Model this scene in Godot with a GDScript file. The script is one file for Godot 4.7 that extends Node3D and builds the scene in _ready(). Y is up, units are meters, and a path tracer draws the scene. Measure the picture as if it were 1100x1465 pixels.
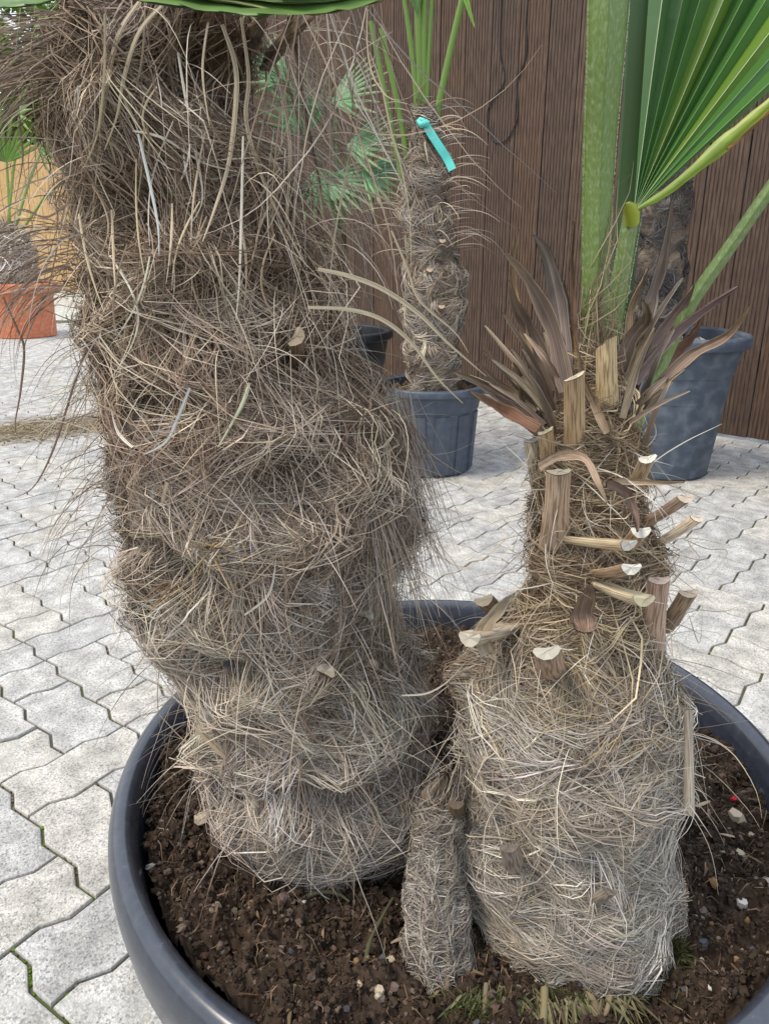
extends Node3D

# ---------------------------------------------------------------- camera model (photo pixels 1100 x 1465)
const FOCAL := 1100.0
const PITCH := 0.34383
const EYE := 0.854
var rng := RandomNumberGenerator.new()
var taken := {}
var mats := {}

func ray(px: float, py: float) -> Vector3:
	var dx := (px - 550.0) / FOCAL
	var dy := (732.5 - py) / FOCAL
	return Vector3(dx, -sin(PITCH) + dy * cos(PITCH), -cos(PITCH) - dy * sin(PITCH))

func deep(px: float, py: float, zf: float) -> Vector3:
	var r := ray(px, py)
	return Vector3(0, EYE, 0) + r * (zf / -r.z)

func onto(px: float, py: float, h: float) -> Vector3:
	var r := ray(px, py)
	return Vector3(0, EYE, 0) + r * ((h - EYE) / r.y)

func pixel(p: Vector3) -> Vector3:
	var q := p - Vector3(0, EYE, 0)
	var f := Vector3(0, -sin(PITCH), -cos(PITCH))
	var u := Vector3(0, cos(PITCH), -sin(PITCH))
	var w := q.dot(f)
	return Vector3(550 + FOCAL * q.x / w, 732.5 - FOCAL * q.dot(u) / w, w)

# ---------------------------------------------------------------- mesh builder
class MB:
	var V := PackedVector3Array()
	var N := PackedVector3Array()
	var C := PackedColorArray()
	var U := PackedVector2Array()
	var I := PackedInt32Array()

	func quad(a: Vector3, b: Vector3, c: Vector3, d: Vector3, col: Color) -> void:
		var n := (c - a).cross(b - a).normalized()
		if n == Vector3.ZERO:
			n = (d - a).cross(c - a).normalized()
		var k := V.size()
		for p in [a, b, c, d]:
			V.append(p); N.append(n); C.append(col); U.append(Vector2.ZERO)
		I.append_array(PackedInt32Array([k, k + 1, k + 2, k, k + 2, k + 3]))

	func tri(a: Vector3, b: Vector3, c: Vector3, col: Color) -> void:
		var n := (c - a).cross(b - a).normalized()
		var k := V.size()
		for p in [a, b, c]:
			V.append(p); N.append(n); C.append(col); U.append(Vector2.ZERO)
		I.append_array(PackedInt32Array([k, k + 1, k + 2]))

	func bar(o: Vector3, x: Vector3, y: Vector3, z: Vector3, col: Color) -> void:
		# a box around o with half axes x, y, z
		quad(o - x - y + z, o - x + y + z, o + x + y + z, o + x - y + z, col)
		quad(o + x - y - z, o + x + y - z, o - x + y - z, o - x - y - z, col)
		quad(o - x - y - z, o - x + y - z, o - x + y + z, o - x - y + z, col)
		quad(o + x - y + z, o + x + y + z, o + x + y - z, o + x - y - z, col)
		quad(o - x + y + z, o - x + y - z, o + x + y - z, o + x + y + z, col)
		quad(o - x - y - z, o - x - y + z, o + x - y + z, o + x - y - z, col)

	# section: closed outline in (side, up) units; path with widths; smooth round the section
	func sweep(path: Array, wid: Array, thick: Array, up0: Vector3, section: Array, cols: Array, cap := true) -> void:
		var k0 := V.size()
		var m := section.size()
		var n := path.size()
		for i in n:
			var t: Vector3 = (path[mini(i + 1, n - 1)] - path[maxi(i - 1, 0)]).normalized()
			var side := t.cross(up0).normalized()
			var up := side.cross(t).normalized()
			for j in m:
				var s: Vector2 = section[j]
				var s0: Vector2 = section[(j + m - 1) % m]
				var s1: Vector2 = section[(j + 1) % m]
				var e := s1 - s0
				var nn: Vector3 = (side * e.y * thick[i] / maxf(wid[i], 1e-5) - up * e.x).normalized()
				var pp: Vector3 = path[i] + side * s.x * wid[i] + up * s.y * thick[i]
				if nn.dot(pp - path[i]) < 0: nn = -nn
				V.append(pp); N.append(nn); C.append(cols[i]); U.append(Vector2(float(j) / m, float(i)))
		for i in n - 1:
			for j in m:
				var a := k0 + i * m + j
				var b := k0 + i * m + (j + 1) % m
				I.append_array(PackedInt32Array([a, b, b + m, a, b + m, a + m]))
		if cap:
			for e in [0, n - 1]:
				var k := V.size()
				var t2: Vector3 = (path[1] - path[0]).normalized() * -1.0 if e == 0 else (path[n - 1] - path[n - 2]).normalized()
				for j in m:
					V.append(V[k0 + e * m + j]); N.append(t2); C.append(cols[e]); U.append(Vector2.ZERO)
				for j in range(1, m - 1):
					I.append_array(PackedInt32Array([k, k + j, k + j + 1]))

	func tube(path: Array, rad: Array, sides: int, col: Color) -> void:
		var sec := []
		for j in sides:
			sec.append(Vector2(cos(TAU * j / sides), sin(TAU * j / sides)))
		var cols := []
		for i in path.size(): cols.append(col)
		var t: Vector3 = (path[-1] - path[0]).normalized()
		var up := Vector3(0.31, 0.2, 0.93) if absf(t.z) < 0.8 else Vector3(0.1, 0.98, 0.1)
		sweep(path, rad, rad, up, sec, cols)

	# profile of (radius, height) pairs turned round the y axis
	func lathe(o: Vector3, prof: Array, sides: int, col: Color, squash := 0.0, wob := 0.0) -> void:
		var k0 := V.size()
		var n := prof.size()
		for i in n:
			var p: Vector2 = prof[i]
			var e: Vector2 = prof[mini(i + 1, n - 1)] - prof[maxi(i - 1, 0)]
			for j in sides + 1:
				var a := TAU * j / sides
				var r := p.x * (1.0 + wob * sin(a * 3 + 1.3) + squash * cos(2 * a))
				V.append(o + Vector3(sin(a) * r, p.y, cos(a) * r))
				var nn := Vector3(sin(a) * e.y, -e.x, cos(a) * e.y).normalized()
				N.append(nn); C.append(col); U.append(Vector2(float(j) / sides * 4.0, p.y * 4.0))
		for i in n - 1:
			for j in sides:
				var a := k0 + i * (sides + 1) + j
				var b := a + sides + 1
				I.append_array(PackedInt32Array([a, b, b + 1, a, b + 1, a + 1]))

	# a thin ribbon along points, pointing away from axis vectors
	func ribbon(pts: PackedVector3Array, outw: Vector3, w: float, twist: float, col: Color, tip := 0.25, root := 0.6) -> void:
		var n := pts.size()
		var k := V.size()
		for i in n:
			var t := pts[mini(i + 1, n - 1)] - pts[maxi(i - 1, 0)]
			var side := t.cross(outw).normalized()
			if twist != 0.0:
				side = side.rotated(t.normalized(), twist * (0.4 + 0.6 * i / n)) if t.length_squared() > 1e-14 else side
			var f := float(i) / (n - 1)
			var ww := w * (lerpf(root, 1.0, minf(1, f * 4)) if f < 0.5 else lerpf(1.0, tip, (f - 0.5) * 2))
			var nn := side.cross(t).normalized()
			if nn.dot(outw) < 0: nn = -nn
			V.append(pts[i] - side * ww); V.append(pts[i] + side * ww)
			N.append(nn); N.append(nn)
			C.append(col); C.append(col)
			U.append(Vector2(0, f)); U.append(Vector2(1, f))
		for i in n - 1:
			var a := k + i * 2
			I.append(a); I.append(a + 2); I.append(a + 3)
			I.append(a); I.append(a + 3); I.append(a + 1)

	func lump(o: Vector3, s: Vector3, col: Color, seed_: int, rough := 0.25, turn := 0.0) -> void:
		# an angular stone: jittered icosphere of 42 vertices kept cheap as an 8 x 5 ball with flat faces
		var r := RandomNumberGenerator.new()
		r.seed = seed_
		var rows := 4
		var cn := 6
		var g := []
		var bt := Basis(Vector3.UP, turn) * Basis(Vector3.RIGHT, r.randf_range(-.5, .5))
		for i in rows + 1:
			var row := []
			var ph := PI * i / rows
			var one := Vector3.ZERO
			for j in cn:
				var a := TAU * (j + 0.5 * (i % 2)) / cn
				var q := Vector3(sin(ph) * sin(a), cos(ph), sin(ph) * cos(a)) * (1.0 + r.randf_range(-rough, rough))
				if (i == 0 or i == rows) and j > 0: q = one
				one = q if j == 0 else one
				row.append(o + bt * (q * s))
			g.append(row)
		for i in rows:
			for j in cn:
				var a: Vector3 = g[i][j]
				var b: Vector3 = g[i][(j + 1) % cn]
				var c: Vector3 = g[i + 1][(j + 1) % cn]
				var d: Vector3 = g[i + 1][j]
				if i == 0: tri(a, d, c, col)
				elif i == rows - 1: tri(a, d, b, col)
				else: quad(a, d, c, b, col)

	func mesh() -> ArrayMesh:
		var ar := []
		ar.resize(Mesh.ARRAY_MAX)
		ar[Mesh.ARRAY_VERTEX] = V
		ar[Mesh.ARRAY_NORMAL] = N
		ar[Mesh.ARRAY_COLOR] = C
		ar[Mesh.ARRAY_TEX_UV] = U
		ar[Mesh.ARRAY_INDEX] = I
		var am := ArrayMesh.new()
		am.add_surface_from_arrays(Mesh.PRIMITIVE_TRIANGLES, ar)
		return am

# ---------------------------------------------------------------- naming helpers
func numbered(n: String) -> String:
	if not taken.has(n):
		taken[n] = 0
		return n
	taken[n] += 1
	return "%s_%03d" % [n, taken[n]]

func thing(called: String, label: String, category: String, at := Vector3.ZERO, group := "") -> Node3D:
	var o := Node3D.new()
	o.name = numbered(called)
	add_child(o)
	o.position = at
	tag(o, label, category, group)
	return o

func tag(o: Node, label := "", category := "", group := "", kind := "") -> void:
	if label: o.set_meta("label", label)
	if category: o.set_meta("category", category)
	if group: o.set_meta("group", group)
	if kind: o.set_meta("kind", kind)

func put(called: String, m: Mesh, mat: Material, parent: Node = self, at := Vector3.ZERO) -> MeshInstance3D:
	var o := MeshInstance3D.new()
	o.name = numbered(called) if parent == self else called
	o.mesh = m
	o.material_override = mat
	parent.add_child(o, true)
	o.position = at
	return o

# ---------------------------------------------------------------- materials
func lin(r: float, g: float, b: float) -> Color:
	return Color(r, g, b).linear_to_srgb()

func vmat(rough := 0.8, back := Color.BLACK, spec := 0.5) -> StandardMaterial3D:
	var m := StandardMaterial3D.new()
	m.vertex_color_use_as_albedo = true
	m.roughness = rough
	m.metallic_specular = spec
	m.cull_mode = BaseMaterial3D.CULL_DISABLED
	if back != Color.BLACK:
		m.backlight_enabled = true
		m.backlight = back
	return m

func noise_img(size: int, kind: int, freq: float, seed_: int, oct := 4) -> Image:
	var f := FastNoiseLite.new()
	f.noise_type = kind
	f.frequency = freq
	f.seed = seed_
	f.fractal_octaves = oct
	if kind == FastNoiseLite.TYPE_CELLULAR:
		f.cellular_return_type = FastNoiseLite.RETURN_CELL_VALUE
		f.fractal_type = FastNoiseLite.FRACTAL_NONE
	return f.get_seamless_image(size, size, false, false, 0.1, true)

func ramp_tex(img: Image, stops: Array, img2: Image = null, amount := 0.0) -> ImageTexture:
	# stops: [[at, Color], ...] sRGB; img2 adds a second, darker or lighter, pattern
	var lut := []
	for i in 256:
		var x := i / 255.0
		var c: Color = stops[0][1]
		for k in stops.size() - 1:
			if x >= stops[k][0]:
				var w := clampf((x - stops[k][0]) / maxf(1e-4, stops[k + 1][0] - stops[k][0]), 0, 1)
				c = (stops[k][1] as Color).lerp(stops[k + 1][1], w)
		lut.append(c)
	var a := img.get_data()
	var b := img2.get_data() if img2 else PackedByteArray()
	var n := img.get_width()
	var out := PackedByteArray()
	out.resize(n * n * 3)
	for i in n * n:
		var c: Color = lut[a[i]]
		var g := 1.0
		if img2: g = 1.0 + amount * (b[i] / 127.5 - 1.0)
		out[i * 3] = clampi(int(c.r * 255 * g), 0, 255)
		out[i * 3 + 1] = clampi(int(c.g * 255 * g), 0, 255)
		out[i * 3 + 2] = clampi(int(c.b * 255 * g), 0, 255)
	return ImageTexture.create_from_image(Image.create_from_data(n, n, false, Image.FORMAT_RGB8, out))

func trip(tex: Texture2D, scale: float, rough: float, world := true, height: Texture2D = null, hs := 0.0, tint := Color.WHITE) -> StandardMaterial3D:
	var m := StandardMaterial3D.new()
	m.albedo_texture = tex
	m.albedo_color = tint
	m.uv1_triplanar = true
	m.uv1_world_triplanar = world
	m.uv1_scale = Vector3.ONE * scale
	m.roughness = rough
	if height:
		m.heightmap_enabled = true
		m.heightmap_texture = height
		m.heightmap_scale = hs
	return m

# ---------------------------------------------------------------- trunks with a fibre coat
class Trunk:
	var h0: float
	var h1: float
	var nh := 220
	var nt := 120
	var cx := PackedFloat32Array()
	var cz := PackedFloat32Array()
	var base := PackedFloat32Array()
	var rad := PackedFloat32Array()

	func hi(h: float) -> float:
		return clampf((h - h0) / (h1 - h0), 0, 1) * (nh - 1)

	func r(th: float, h: float) -> float:
		var i := int(hi(h))
		var j := int(fposmod(th / TAU, 1.0) * nt) % nt
		return rad[i * nt + j]

	func pos(th: float, h: float, off: float) -> Vector3:
		var f := hi(h)
		var i := int(f)
		var i2 := mini(i + 1, nh - 1)
		f -= i
		var jf := fposmod(th / TAU, 1.0) * nt
		var j := int(jf) % nt
		jf -= int(jf)
		var j2 := (j + 1) % nt
		var rr := lerpf(lerpf(rad[i * nt + j], rad[i * nt + j2], jf), lerpf(rad[i2 * nt + j], rad[i2 * nt + j2], jf), f) + off
		return Vector3(lerpf(cx[i], cx[i2], f) + sin(th) * rr, h, lerpf(cz[i], cz[i2], f) + cos(th) * rr)

	func axis(h: float) -> Vector3:
		var i := int(hi(h))
		return Vector3(cx[i], h, cz[i])

# rows: [py, left px, right px] outlines; zf: distance of the axis; shrink: metres of fibre outside the core
func make_trunk(rows: Array, zf: float, shrink: float, tiers: Array, bulge: float, seed_: int, below := 0.03) -> Trunk:
	var t := Trunk.new()
	var hs := []
	var xs := []
	var rs := []
	for q in rows:
		var mid := (float(q[1]) + float(q[2])) / 2
		var c := deep(mid, q[0], zf)
		var wd := pixel(c).z
		hs.append(c.y); xs.append(c.x)
		rs.append(maxf(0.003, (float(q[2]) - float(q[1])) / 2 * wd / FOCAL - shrink))
	t.h1 = hs[0]
	t.h0 = hs[-1] - below
	var nz := FastNoiseLite.new()
	nz.seed = seed_
	nz.frequency = 1.0
	nz.fractal_octaves = 3
	for i in t.nh:
		var h := lerpf(t.h0, t.h1, float(i) / (t.nh - 1))
		var k := 0
		while k < hs.size() - 2 and h < hs[k + 1]: k += 1
		var w := clampf((h - hs[k + 1]) / (hs[k] - hs[k + 1]), 0, 1)
		w = w * w * (3 - 2 * w) * 0.5 + w * 0.5
		var bx := lerpf(xs[k + 1], xs[k], w)
		var br := lerpf(rs[k + 1], rs[k], w)
		t.cx.append(bx); t.cz.append(-zf)
		t.base.append(br)
		for j in t.nt:
			var th := TAU * j / t.nt
			var px := Vector3(sin(th), 0, cos(th))
			var e := nz.get_noise_3d(px.x * 2.2, h * 16, px.z * 2.2) * 0.010 + nz.get_noise_3d(px.x * 5, h * 42 + 50, px.z * 5) * 0.005
			# tiers: a hollow, then a bulge of fibre below it
			var up := 1.0
			for q in tiers.size():
				var wob := 0.026 * sin(th + q * 2.3) + 0.05 * nz.get_noise_2d(px.x * 1.6 + q * 7, px.z * 1.6)
				var hk: float = tiers[q] + wob
				var lo: float = (tiers[q + 1] if q + 1 < tiers.size() else t.h0) + wob
				if h <= hk and h > lo:
					up = (hk - h) / maxf(0.02, hk - lo)
			var pr := smoothstep(0.0, 0.16, up) * lerpf(1.0, 0.25, smoothstep(0.2, 1.0, up))
			t.rad.append(br + e + bulge * (pr - 0.55) * (0.75 + 1.3 * nz.get_noise_3d(px.x * 1.9 + 20, h * 8, px.z * 1.9)))
	return t

# a hollow between old leaf bases, where the coat is broken open
func dent(t: Trunk, px: float, py: float, size: float, depth: float) -> void:
	var p := hit(t, px, py)
	var ax := t.axis(p.y)
	var th := atan2(p.x - ax.x, p.z - ax.z)
	for i in t.nh:
		var h := lerpf(t.h0, t.h1, float(i) / (t.nh - 1))
		if absf(h - p.y) > size * 3: continue
		for j in t.nt:
			var d := wrapf(TAU * j / t.nt - th, -PI, PI) * t.base[i]
			t.rad[i * t.nt + j] -= depth * exp(-(d * d * .5 + (h - p.y) * (h - p.y)) / (size * size))
	keep.append([p - Vector3(size * .7, 0, 0), p + Vector3(size * .7, 0, 0), size * .95])

func trunk_mesh(t: Trunk, col: Color) -> ArrayMesh:
	var mb := MB.new()
	for i in t.nh:
		var h := lerpf(t.h0, t.h1, float(i) / (t.nh - 1))
		for j in t.nt:
			var th := TAU * j / t.nt
			var p := t.pos(th, h, 0)
			var a := t.pos(th + 0.05, h, 0) - t.pos(th - 0.05, h, 0)
			var b := t.pos(th, minf(h + .004, t.h1), 0) - t.pos(th, maxf(h - .004, t.h0), 0)
			mb.V.append(p); mb.N.append(b.cross(a).normalized() * -1.0 if b.cross(a).dot(p - t.axis(h)) < 0 else b.cross(a).normalized()); mb.C.append(col); mb.U.append(Vector2(j, i) / 20.0)
	for i in t.nh - 1:
		for j in t.nt:
			var a := i * t.nt + j
			var b := i * t.nt + (j + 1) % t.nt
			mb.I.append_array(PackedInt32Array([a, a + t.nt, b + t.nt, a, b + t.nt, b]))
	# closed top
	var k := mb.V.size()
	mb.V.append(t.axis(t.h1)); mb.N.append(Vector3.UP); mb.C.append(col); mb.U.append(Vector2.ZERO)
	for j in t.nt:
		mb.I.append_array(PackedInt32Array([k, (t.nh - 1) * t.nt + j, (t.nh - 1) * t.nt + (j + 1) % t.nt]))
	return mb.mesh()

# where a pixel's ray meets the trunk, off metres outside its surface
func hit(t: Trunk, px: float, py: float, off := 0.0) -> Vector3:
	var r := ray(px, py)
	var best := 1e9
	var bp := Vector3.ZERO
	var s := 0.25
	while s < 1.3:
		var p := Vector3(0, EYE, 0) + r * s
		var ax := t.axis(p.y)
		var dx := p.x - ax.x
		var dz := p.z - ax.z
		var d := sqrt(dx * dx + dz * dz) - t.r(atan2(dx, dz), p.y) - off
		if d < 0: return p
		if d < best:
			best = d; bp = p
		s += maxf(0.0015, d * 0.5)
	return bp

func tone(pal: Array, dark: float) -> Color:
	# pal: list of linear colours; picks one, varies it
	var c: Color = pal[rng.randi() % pal.size()]
	var k := dark * rng.randf_range(0.75, 1.25)
	return Color(c.r * k, c.g * k * rng.randf_range(0.97, 1.03), c.b * k * rng.randf_range(0.92, 1.06))

# a tuft: n strands that start round (th, h) and run along the surface with heading ang (0 = round, PI/2 = up)
func tuft(mb: MB, t: Trunk, th: float, h: float, ang: float, n: int, spread: float, length: float, jit: float, curl: float, off: float, lift: float, flare: float, w: float, col: Color, seg := 7) -> void:
	var rr := maxf(0.012, t.r(th, h))
	var conv := rng.randf_range(-.3, .9) / seg   # locks gather towards their tips
	var near := []
	if not keep.is_empty():
		var pc := t.pos(th, h, off)
		for c in keep:
			if near_seg(pc, c[0], c[1]) < c[2] + length * 1.1 + spread: near.append(c)
	for s in n:
		var a := ang + rng.randfn(0, jit)
		var kc := curl + rng.randfn(0, 0.45)
		var L := length * rng.randf_range(0.55, 1.25)
		var ds := L / seg
		# spread mostly across the heading, so that the strands lie side by side
		var ac := rng.randfn(0, spread)
		var al := rng.randfn(0, spread * 0.45)
		var x := th + (-sin(ang) * ac + cos(ang) * al) / rr
		var y := h + cos(ang) * ac + sin(ang) * al
		if not near.is_empty():
			var ps := t.pos(x, clampf(y, t.h0 + .004, t.h1), off)
			var pe := t.pos(x + cos(a) * L * .6 / rr, clampf(y + sin(a) * L * .6, t.h0 + .004, t.h1), off)
			var bad := false
			for c in near:
				if near_seg(ps, c[0], c[1]) < c[2] or near_seg(pe, c[0], c[1]) < c[2] or near_seg((ps + pe) * .5, c[0], c[1]) < c[2]:
					bad = true
					break
			if bad and rng.randf() < .93: continue
		var o := off + rng.randf_range(-0.003, 0.004)
		var lf := lift * rng.randf_range(0.3, 1.6)
		var fl := flare * rng.randf_range(-0.2, 1.5)
		var pts := PackedVector3Array()
		for i in seg + 1:
			var f := float(i) / seg
			pts.append(t.pos(x, maxf(y, t.h0 + .004), o + lf * 4.0 * f * (1 - f) * (1.2 - f * 0.5) + fl * f * f))
			a += kc * ds * 9.0 + rng.randfn(0, 0.035)
			kc += rng.randfn(0, .3)
			x += (cos(a) * ds + sin(ang) * ac * conv) / rr
			y += sin(a) * ds - cos(ang) * ac * conv
		var k := rng.randf_range(0.8, 1.22)
		var bold := 1.5 if rng.randf() < .05 else 1.0
		k *= lerpf(1.0, bold, .5)
		mb.ribbon(pts, Vector3(sin(x), 0.1, cos(x)), w * bold * rng.randf_range(0.6, 1.35), rng.randf_range(-0.9, 0.9), Color(col.r * k, col.g * k, col.b * k))

var keep := []   # capsules kept mostly free of strands, so that sawn stubs show

func near_seg(p: Vector3, a: Vector3, b: Vector3) -> float:
	var ab := b - a
	var f := clampf((p - a).dot(ab) / maxf(1e-8, ab.length_squared()), 0, 1)
	return p.distance_to(a + ab * f)

# a loose strand that leaves p along dir and droops
func wisp(mb: MB, p: Vector3, dir: Vector3, length: float, droop: float, curl: float, w: float, col: Color, seg := 12) -> void:
	var d := dir.normalized()
	var ds := length / seg
	var ax := Vector3(rng.randfn(0, 1), rng.randfn(0, 1), rng.randfn(0, 1)).normalized()
	var pts := PackedVector3Array()
	for i in seg + 1:
		pts.append(p)
		d = (d + Vector3(0, -droop * ds * 10, 0)).rotated(ax, curl * ds * 10 + rng.randfn(0, 0.06)).normalized()
		p += d * ds
	mb.ribbon(pts, Vector3(rng.randfn(0, .4), 0.2, 1).normalized(), w, rng.randf_range(-1, 1), col)

func smooth_path(pts: Array, per := 5) -> PackedVector3Array:
	var out := PackedVector3Array()
	var n := pts.size()
	for i in n - 1:
		for k in per:
			var f := float(k) / per
			out.append((pts[i] as Vector3).cubic_interpolate(pts[i + 1], pts[maxi(i - 1, 0)], pts[mini(i + 2, n - 1)], f))
	out.append(pts[n - 1])
	return out

const KEEL := [Vector2(-1, 0.1), Vector2(-0.6, -0.32), Vector2(0.0, -0.62), Vector2(0.30, -0.8), Vector2(0.36, -0.88), Vector2(0.42, -0.8), Vector2(0.7, -0.42), Vector2(1, 0.15), Vector2(0.5, 0.3), Vector2(-0.5, 0.3)]
const HALF_MOON := [Vector2(-1, 0.15), Vector2(-0.75, -0.45), Vector2(-0.3, -0.9), Vector2(0.3, -0.9), Vector2(0.75, -0.45), Vector2(1, 0.15), Vector2(0.85, 0.5), Vector2(0.4, 0.42), Vector2(0, 0.36), Vector2(-0.4, 0.42), Vector2(-0.85, 0.5)]

# a sawn-off leaf stalk: base on the trunk, flat cut end; up = its flat (upper) side
func stub(parent: Node, p0: Vector3, p1: Vector3, w0: float, w1: float, th: float, up: Vector3, col: Color, cut: Color, slant := Vector3.ZERO, dirt := 0.0) -> void:
	var mb := MB.new()
	var path := []
	var wd := []
	var tk := []
	var cl := []
	var dir := (p1 - p0).normalized()
	var bend := up.normalized() * (p1 - p0).length() * 0.015
	for i in 6:
		var f := i / 5.0
		path.append(p0.lerp(p1, f) - bend * sin(PI * f))
		wd.append(lerpf(w0, w1, smoothstep(0, 0.7, f)))
		tk.append(th * lerpf(0.8, 1.0, f))
		var v := rng.randf_range(0.85, 1.12)
		cl.append(Color(col.r * v, col.g * v, col.b * v))
	mb.sweep(path, wd, tk, up, HALF_MOON, cl, false)
	# the last ring is sheared so that the cut runs at a slant
	var m := HALF_MOON.size()
	var k := mb.V.size() - m
	for j in m:
		var q := mb.V[k + j] - p1
		mb.V[k + j] += dir * (q.dot(slant) + rng.randfn(0, 0.0004))
	var o := put("leaf_stub", mb.mesh(), mats.stalk, parent)
	var cb := MB.new()
	var c0 := Vector3.ZERO
	for j in m: c0 += mb.V[k + j]
	c0 /= m
	for j in m:
		var a := mb.V[k + j] + dir * 0.0006
		var b := mb.V[k + (j + 1) % m] + dir * 0.0006
		var v := rng.randf_range(0.9, 1.08) * (1.0 - dirt * rng.randf())
		cb.tri(c0 + dir * rng.randf_range(0.0003, .0012), a, b, Color(cut.r * v, cut.g * v, cut.b * v))
	put("cut_face", cb.mesh(), mats.cut, o)

# a pointed dry leaf base: a channelled blade along pts
func blade(called: String, parent: Node, pts: Array, w: float, up: Vector3, col: Color, tipc: Color, mat: Material, root := 0.8, curlw := 0.35, grow := 4.0) -> MeshInstance3D:
	var path := smooth_path(pts, 5)
	var n := path.size()
	var mb := MB.new()
	var cross := [-1.0, -0.62, 0.0, 0.55, 1.0]
	var streak := []
	for j in 5: streak.append(rng.randf_range(.62, 1.3))
	for lay in 2:
		for i in n:
			var f := float(i) / (n - 1)
			var t := (path[mini(i + 1, n - 1)] - path[maxi(i - 1, 0)]).normalized()
			var side := t.cross(up).normalized()
			var u2 := side.cross(t).normalized()
			var ww := w * (1.0 + .12 * sin(f * 17 + w * 9000) + rng.randf_range(-.16, .10)) * lerpf(root, 1.0, minf(1, f * grow)) * pow(1.0 - pow(f, 1.7), 0.85) + 0.0004
			for j in 5:
				var c: float = cross[j]
				var v: float = rng.randf_range(0.82, 1.18) * streak[j]
				var q := col.lerp(tipc, clampf(smoothstep(0.45, 1.0, f) * 0.8 + (0.5 if absf(c) > 0.9 else 0.0), 0, 1))
				mb.V.append(path[i] + side * c * ww + u2 * (c * c * ww * curlw + rng.randf_range(-.0004, .0004)) - u2 * lay * 0.0011)
				mb.N.append((u2 - side * c * curlw * 1.6).normalized() * (1.0 if lay == 0 else -1.0))
				mb.C.append(Color(q.r * v, q.g * v, q.b * v))
				mb.U.append(Vector2(c, f))
	for lay in 2:
		for i in n - 1:
			for j in 4:
				var a := lay * n * 5 + i * 5 + j
				mb.I.append_array(PackedInt32Array([a, a + 5, a + 6, a, a + 6, a + 1]) if lay == 0 else PackedInt32Array([a, a + 6, a + 5, a, a + 1, a + 6]))
	for i in n - 1:
		for j in [0, 4]:
			var a: int = i * 5 + j
			var b: int = n * 5 + a
			mb.I.append_array(PackedInt32Array([a, a + 5, b + 5, a, b + 5, b]))
	return put(called, mb.mesh(), mat, parent)

# ================================================================ scene
const DU := Vector2(0.71999, -0.69399)   # direction of the fence and of the paving courses, in (x, distance)
const DV := Vector2(0.69399, 0.71999)
const UNIT := 0.11247
const ORIGIN := Vector2(-0.6451, 1.3673)

func lattice(u: float, v: float, y := 0.0) -> Vector3:
	var q := ORIGIN + (DU * u + DV * v) * UNIT
	return Vector3(q.x, y, -q.y)

func fence_at(u: float, v: float, y: float) -> Vector3:
	var q := DU * u + DV * v
	return Vector3(q.x, y, -q.y)

func _ready() -> void:
	rng.seed = 20240
	var cam := Camera3D.new()
	cam.name = "camera"
	add_child(cam)
	cam.position = Vector3(0, EYE, 0)
	cam.rotation = Vector3(-PITCH, 0, 0)
	cam.fov = rad_to_deg(2.0 * atan(732.5 / FOCAL))
	cam.near = 0.02
	cam.far = 200.0
	cam.current = true
	var we := WorldEnvironment.new()
	we.name = "environment"
	var env := Environment.new()
	env.background_mode = Environment.BG_SKY
	var sk := ProceduralSkyMaterial.new()
	sk.sky_top_color = Color(0.85, 0.89, 0.95)
	sk.sky_horizon_color = Color(0.93, 0.94, 0.95)
	sk.sky_curve = 0.12
	sk.ground_bottom_color = Color(0.45, 0.44, 0.42)
	sk.ground_horizon_color = Color(0.75, 0.75, 0.74)
	sk.sun_angle_max = 1.0
	var sky := Sky.new()
	sky.sky_material = sk
	env.sky = sky
	env.tonemap_mode = Environment.TONE_MAPPER_LINEAR
	env.tonemap_exposure = 1.8
	env.sdfgi_enabled = true
	env.ssao_enabled = true
	env.ssil_enabled = true
	we.environment = env
	add_child(we)
	var sun := DirectionalLight3D.new()
	sun.name = "sun"
	sun.light_energy = 0.6
	sun.light_angular_distance = 18.0
	sun.light_color = Color(1.0, 0.96, 0.9)
	sun.shadow_enabled = true
	add_child(sun)
	sun.look_at_from_position(Vector3.ZERO, Vector3(0.55, -0.9, -0.25), Vector3.UP)

	make_materials()
	build_ground()
	build_paving()
	build_fence()
	build_backdrop()
	build_tub()
	build_background_pots()
	build_left_palm()
	build_right_palm()
	build_soil()
	build_small_things()

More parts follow.
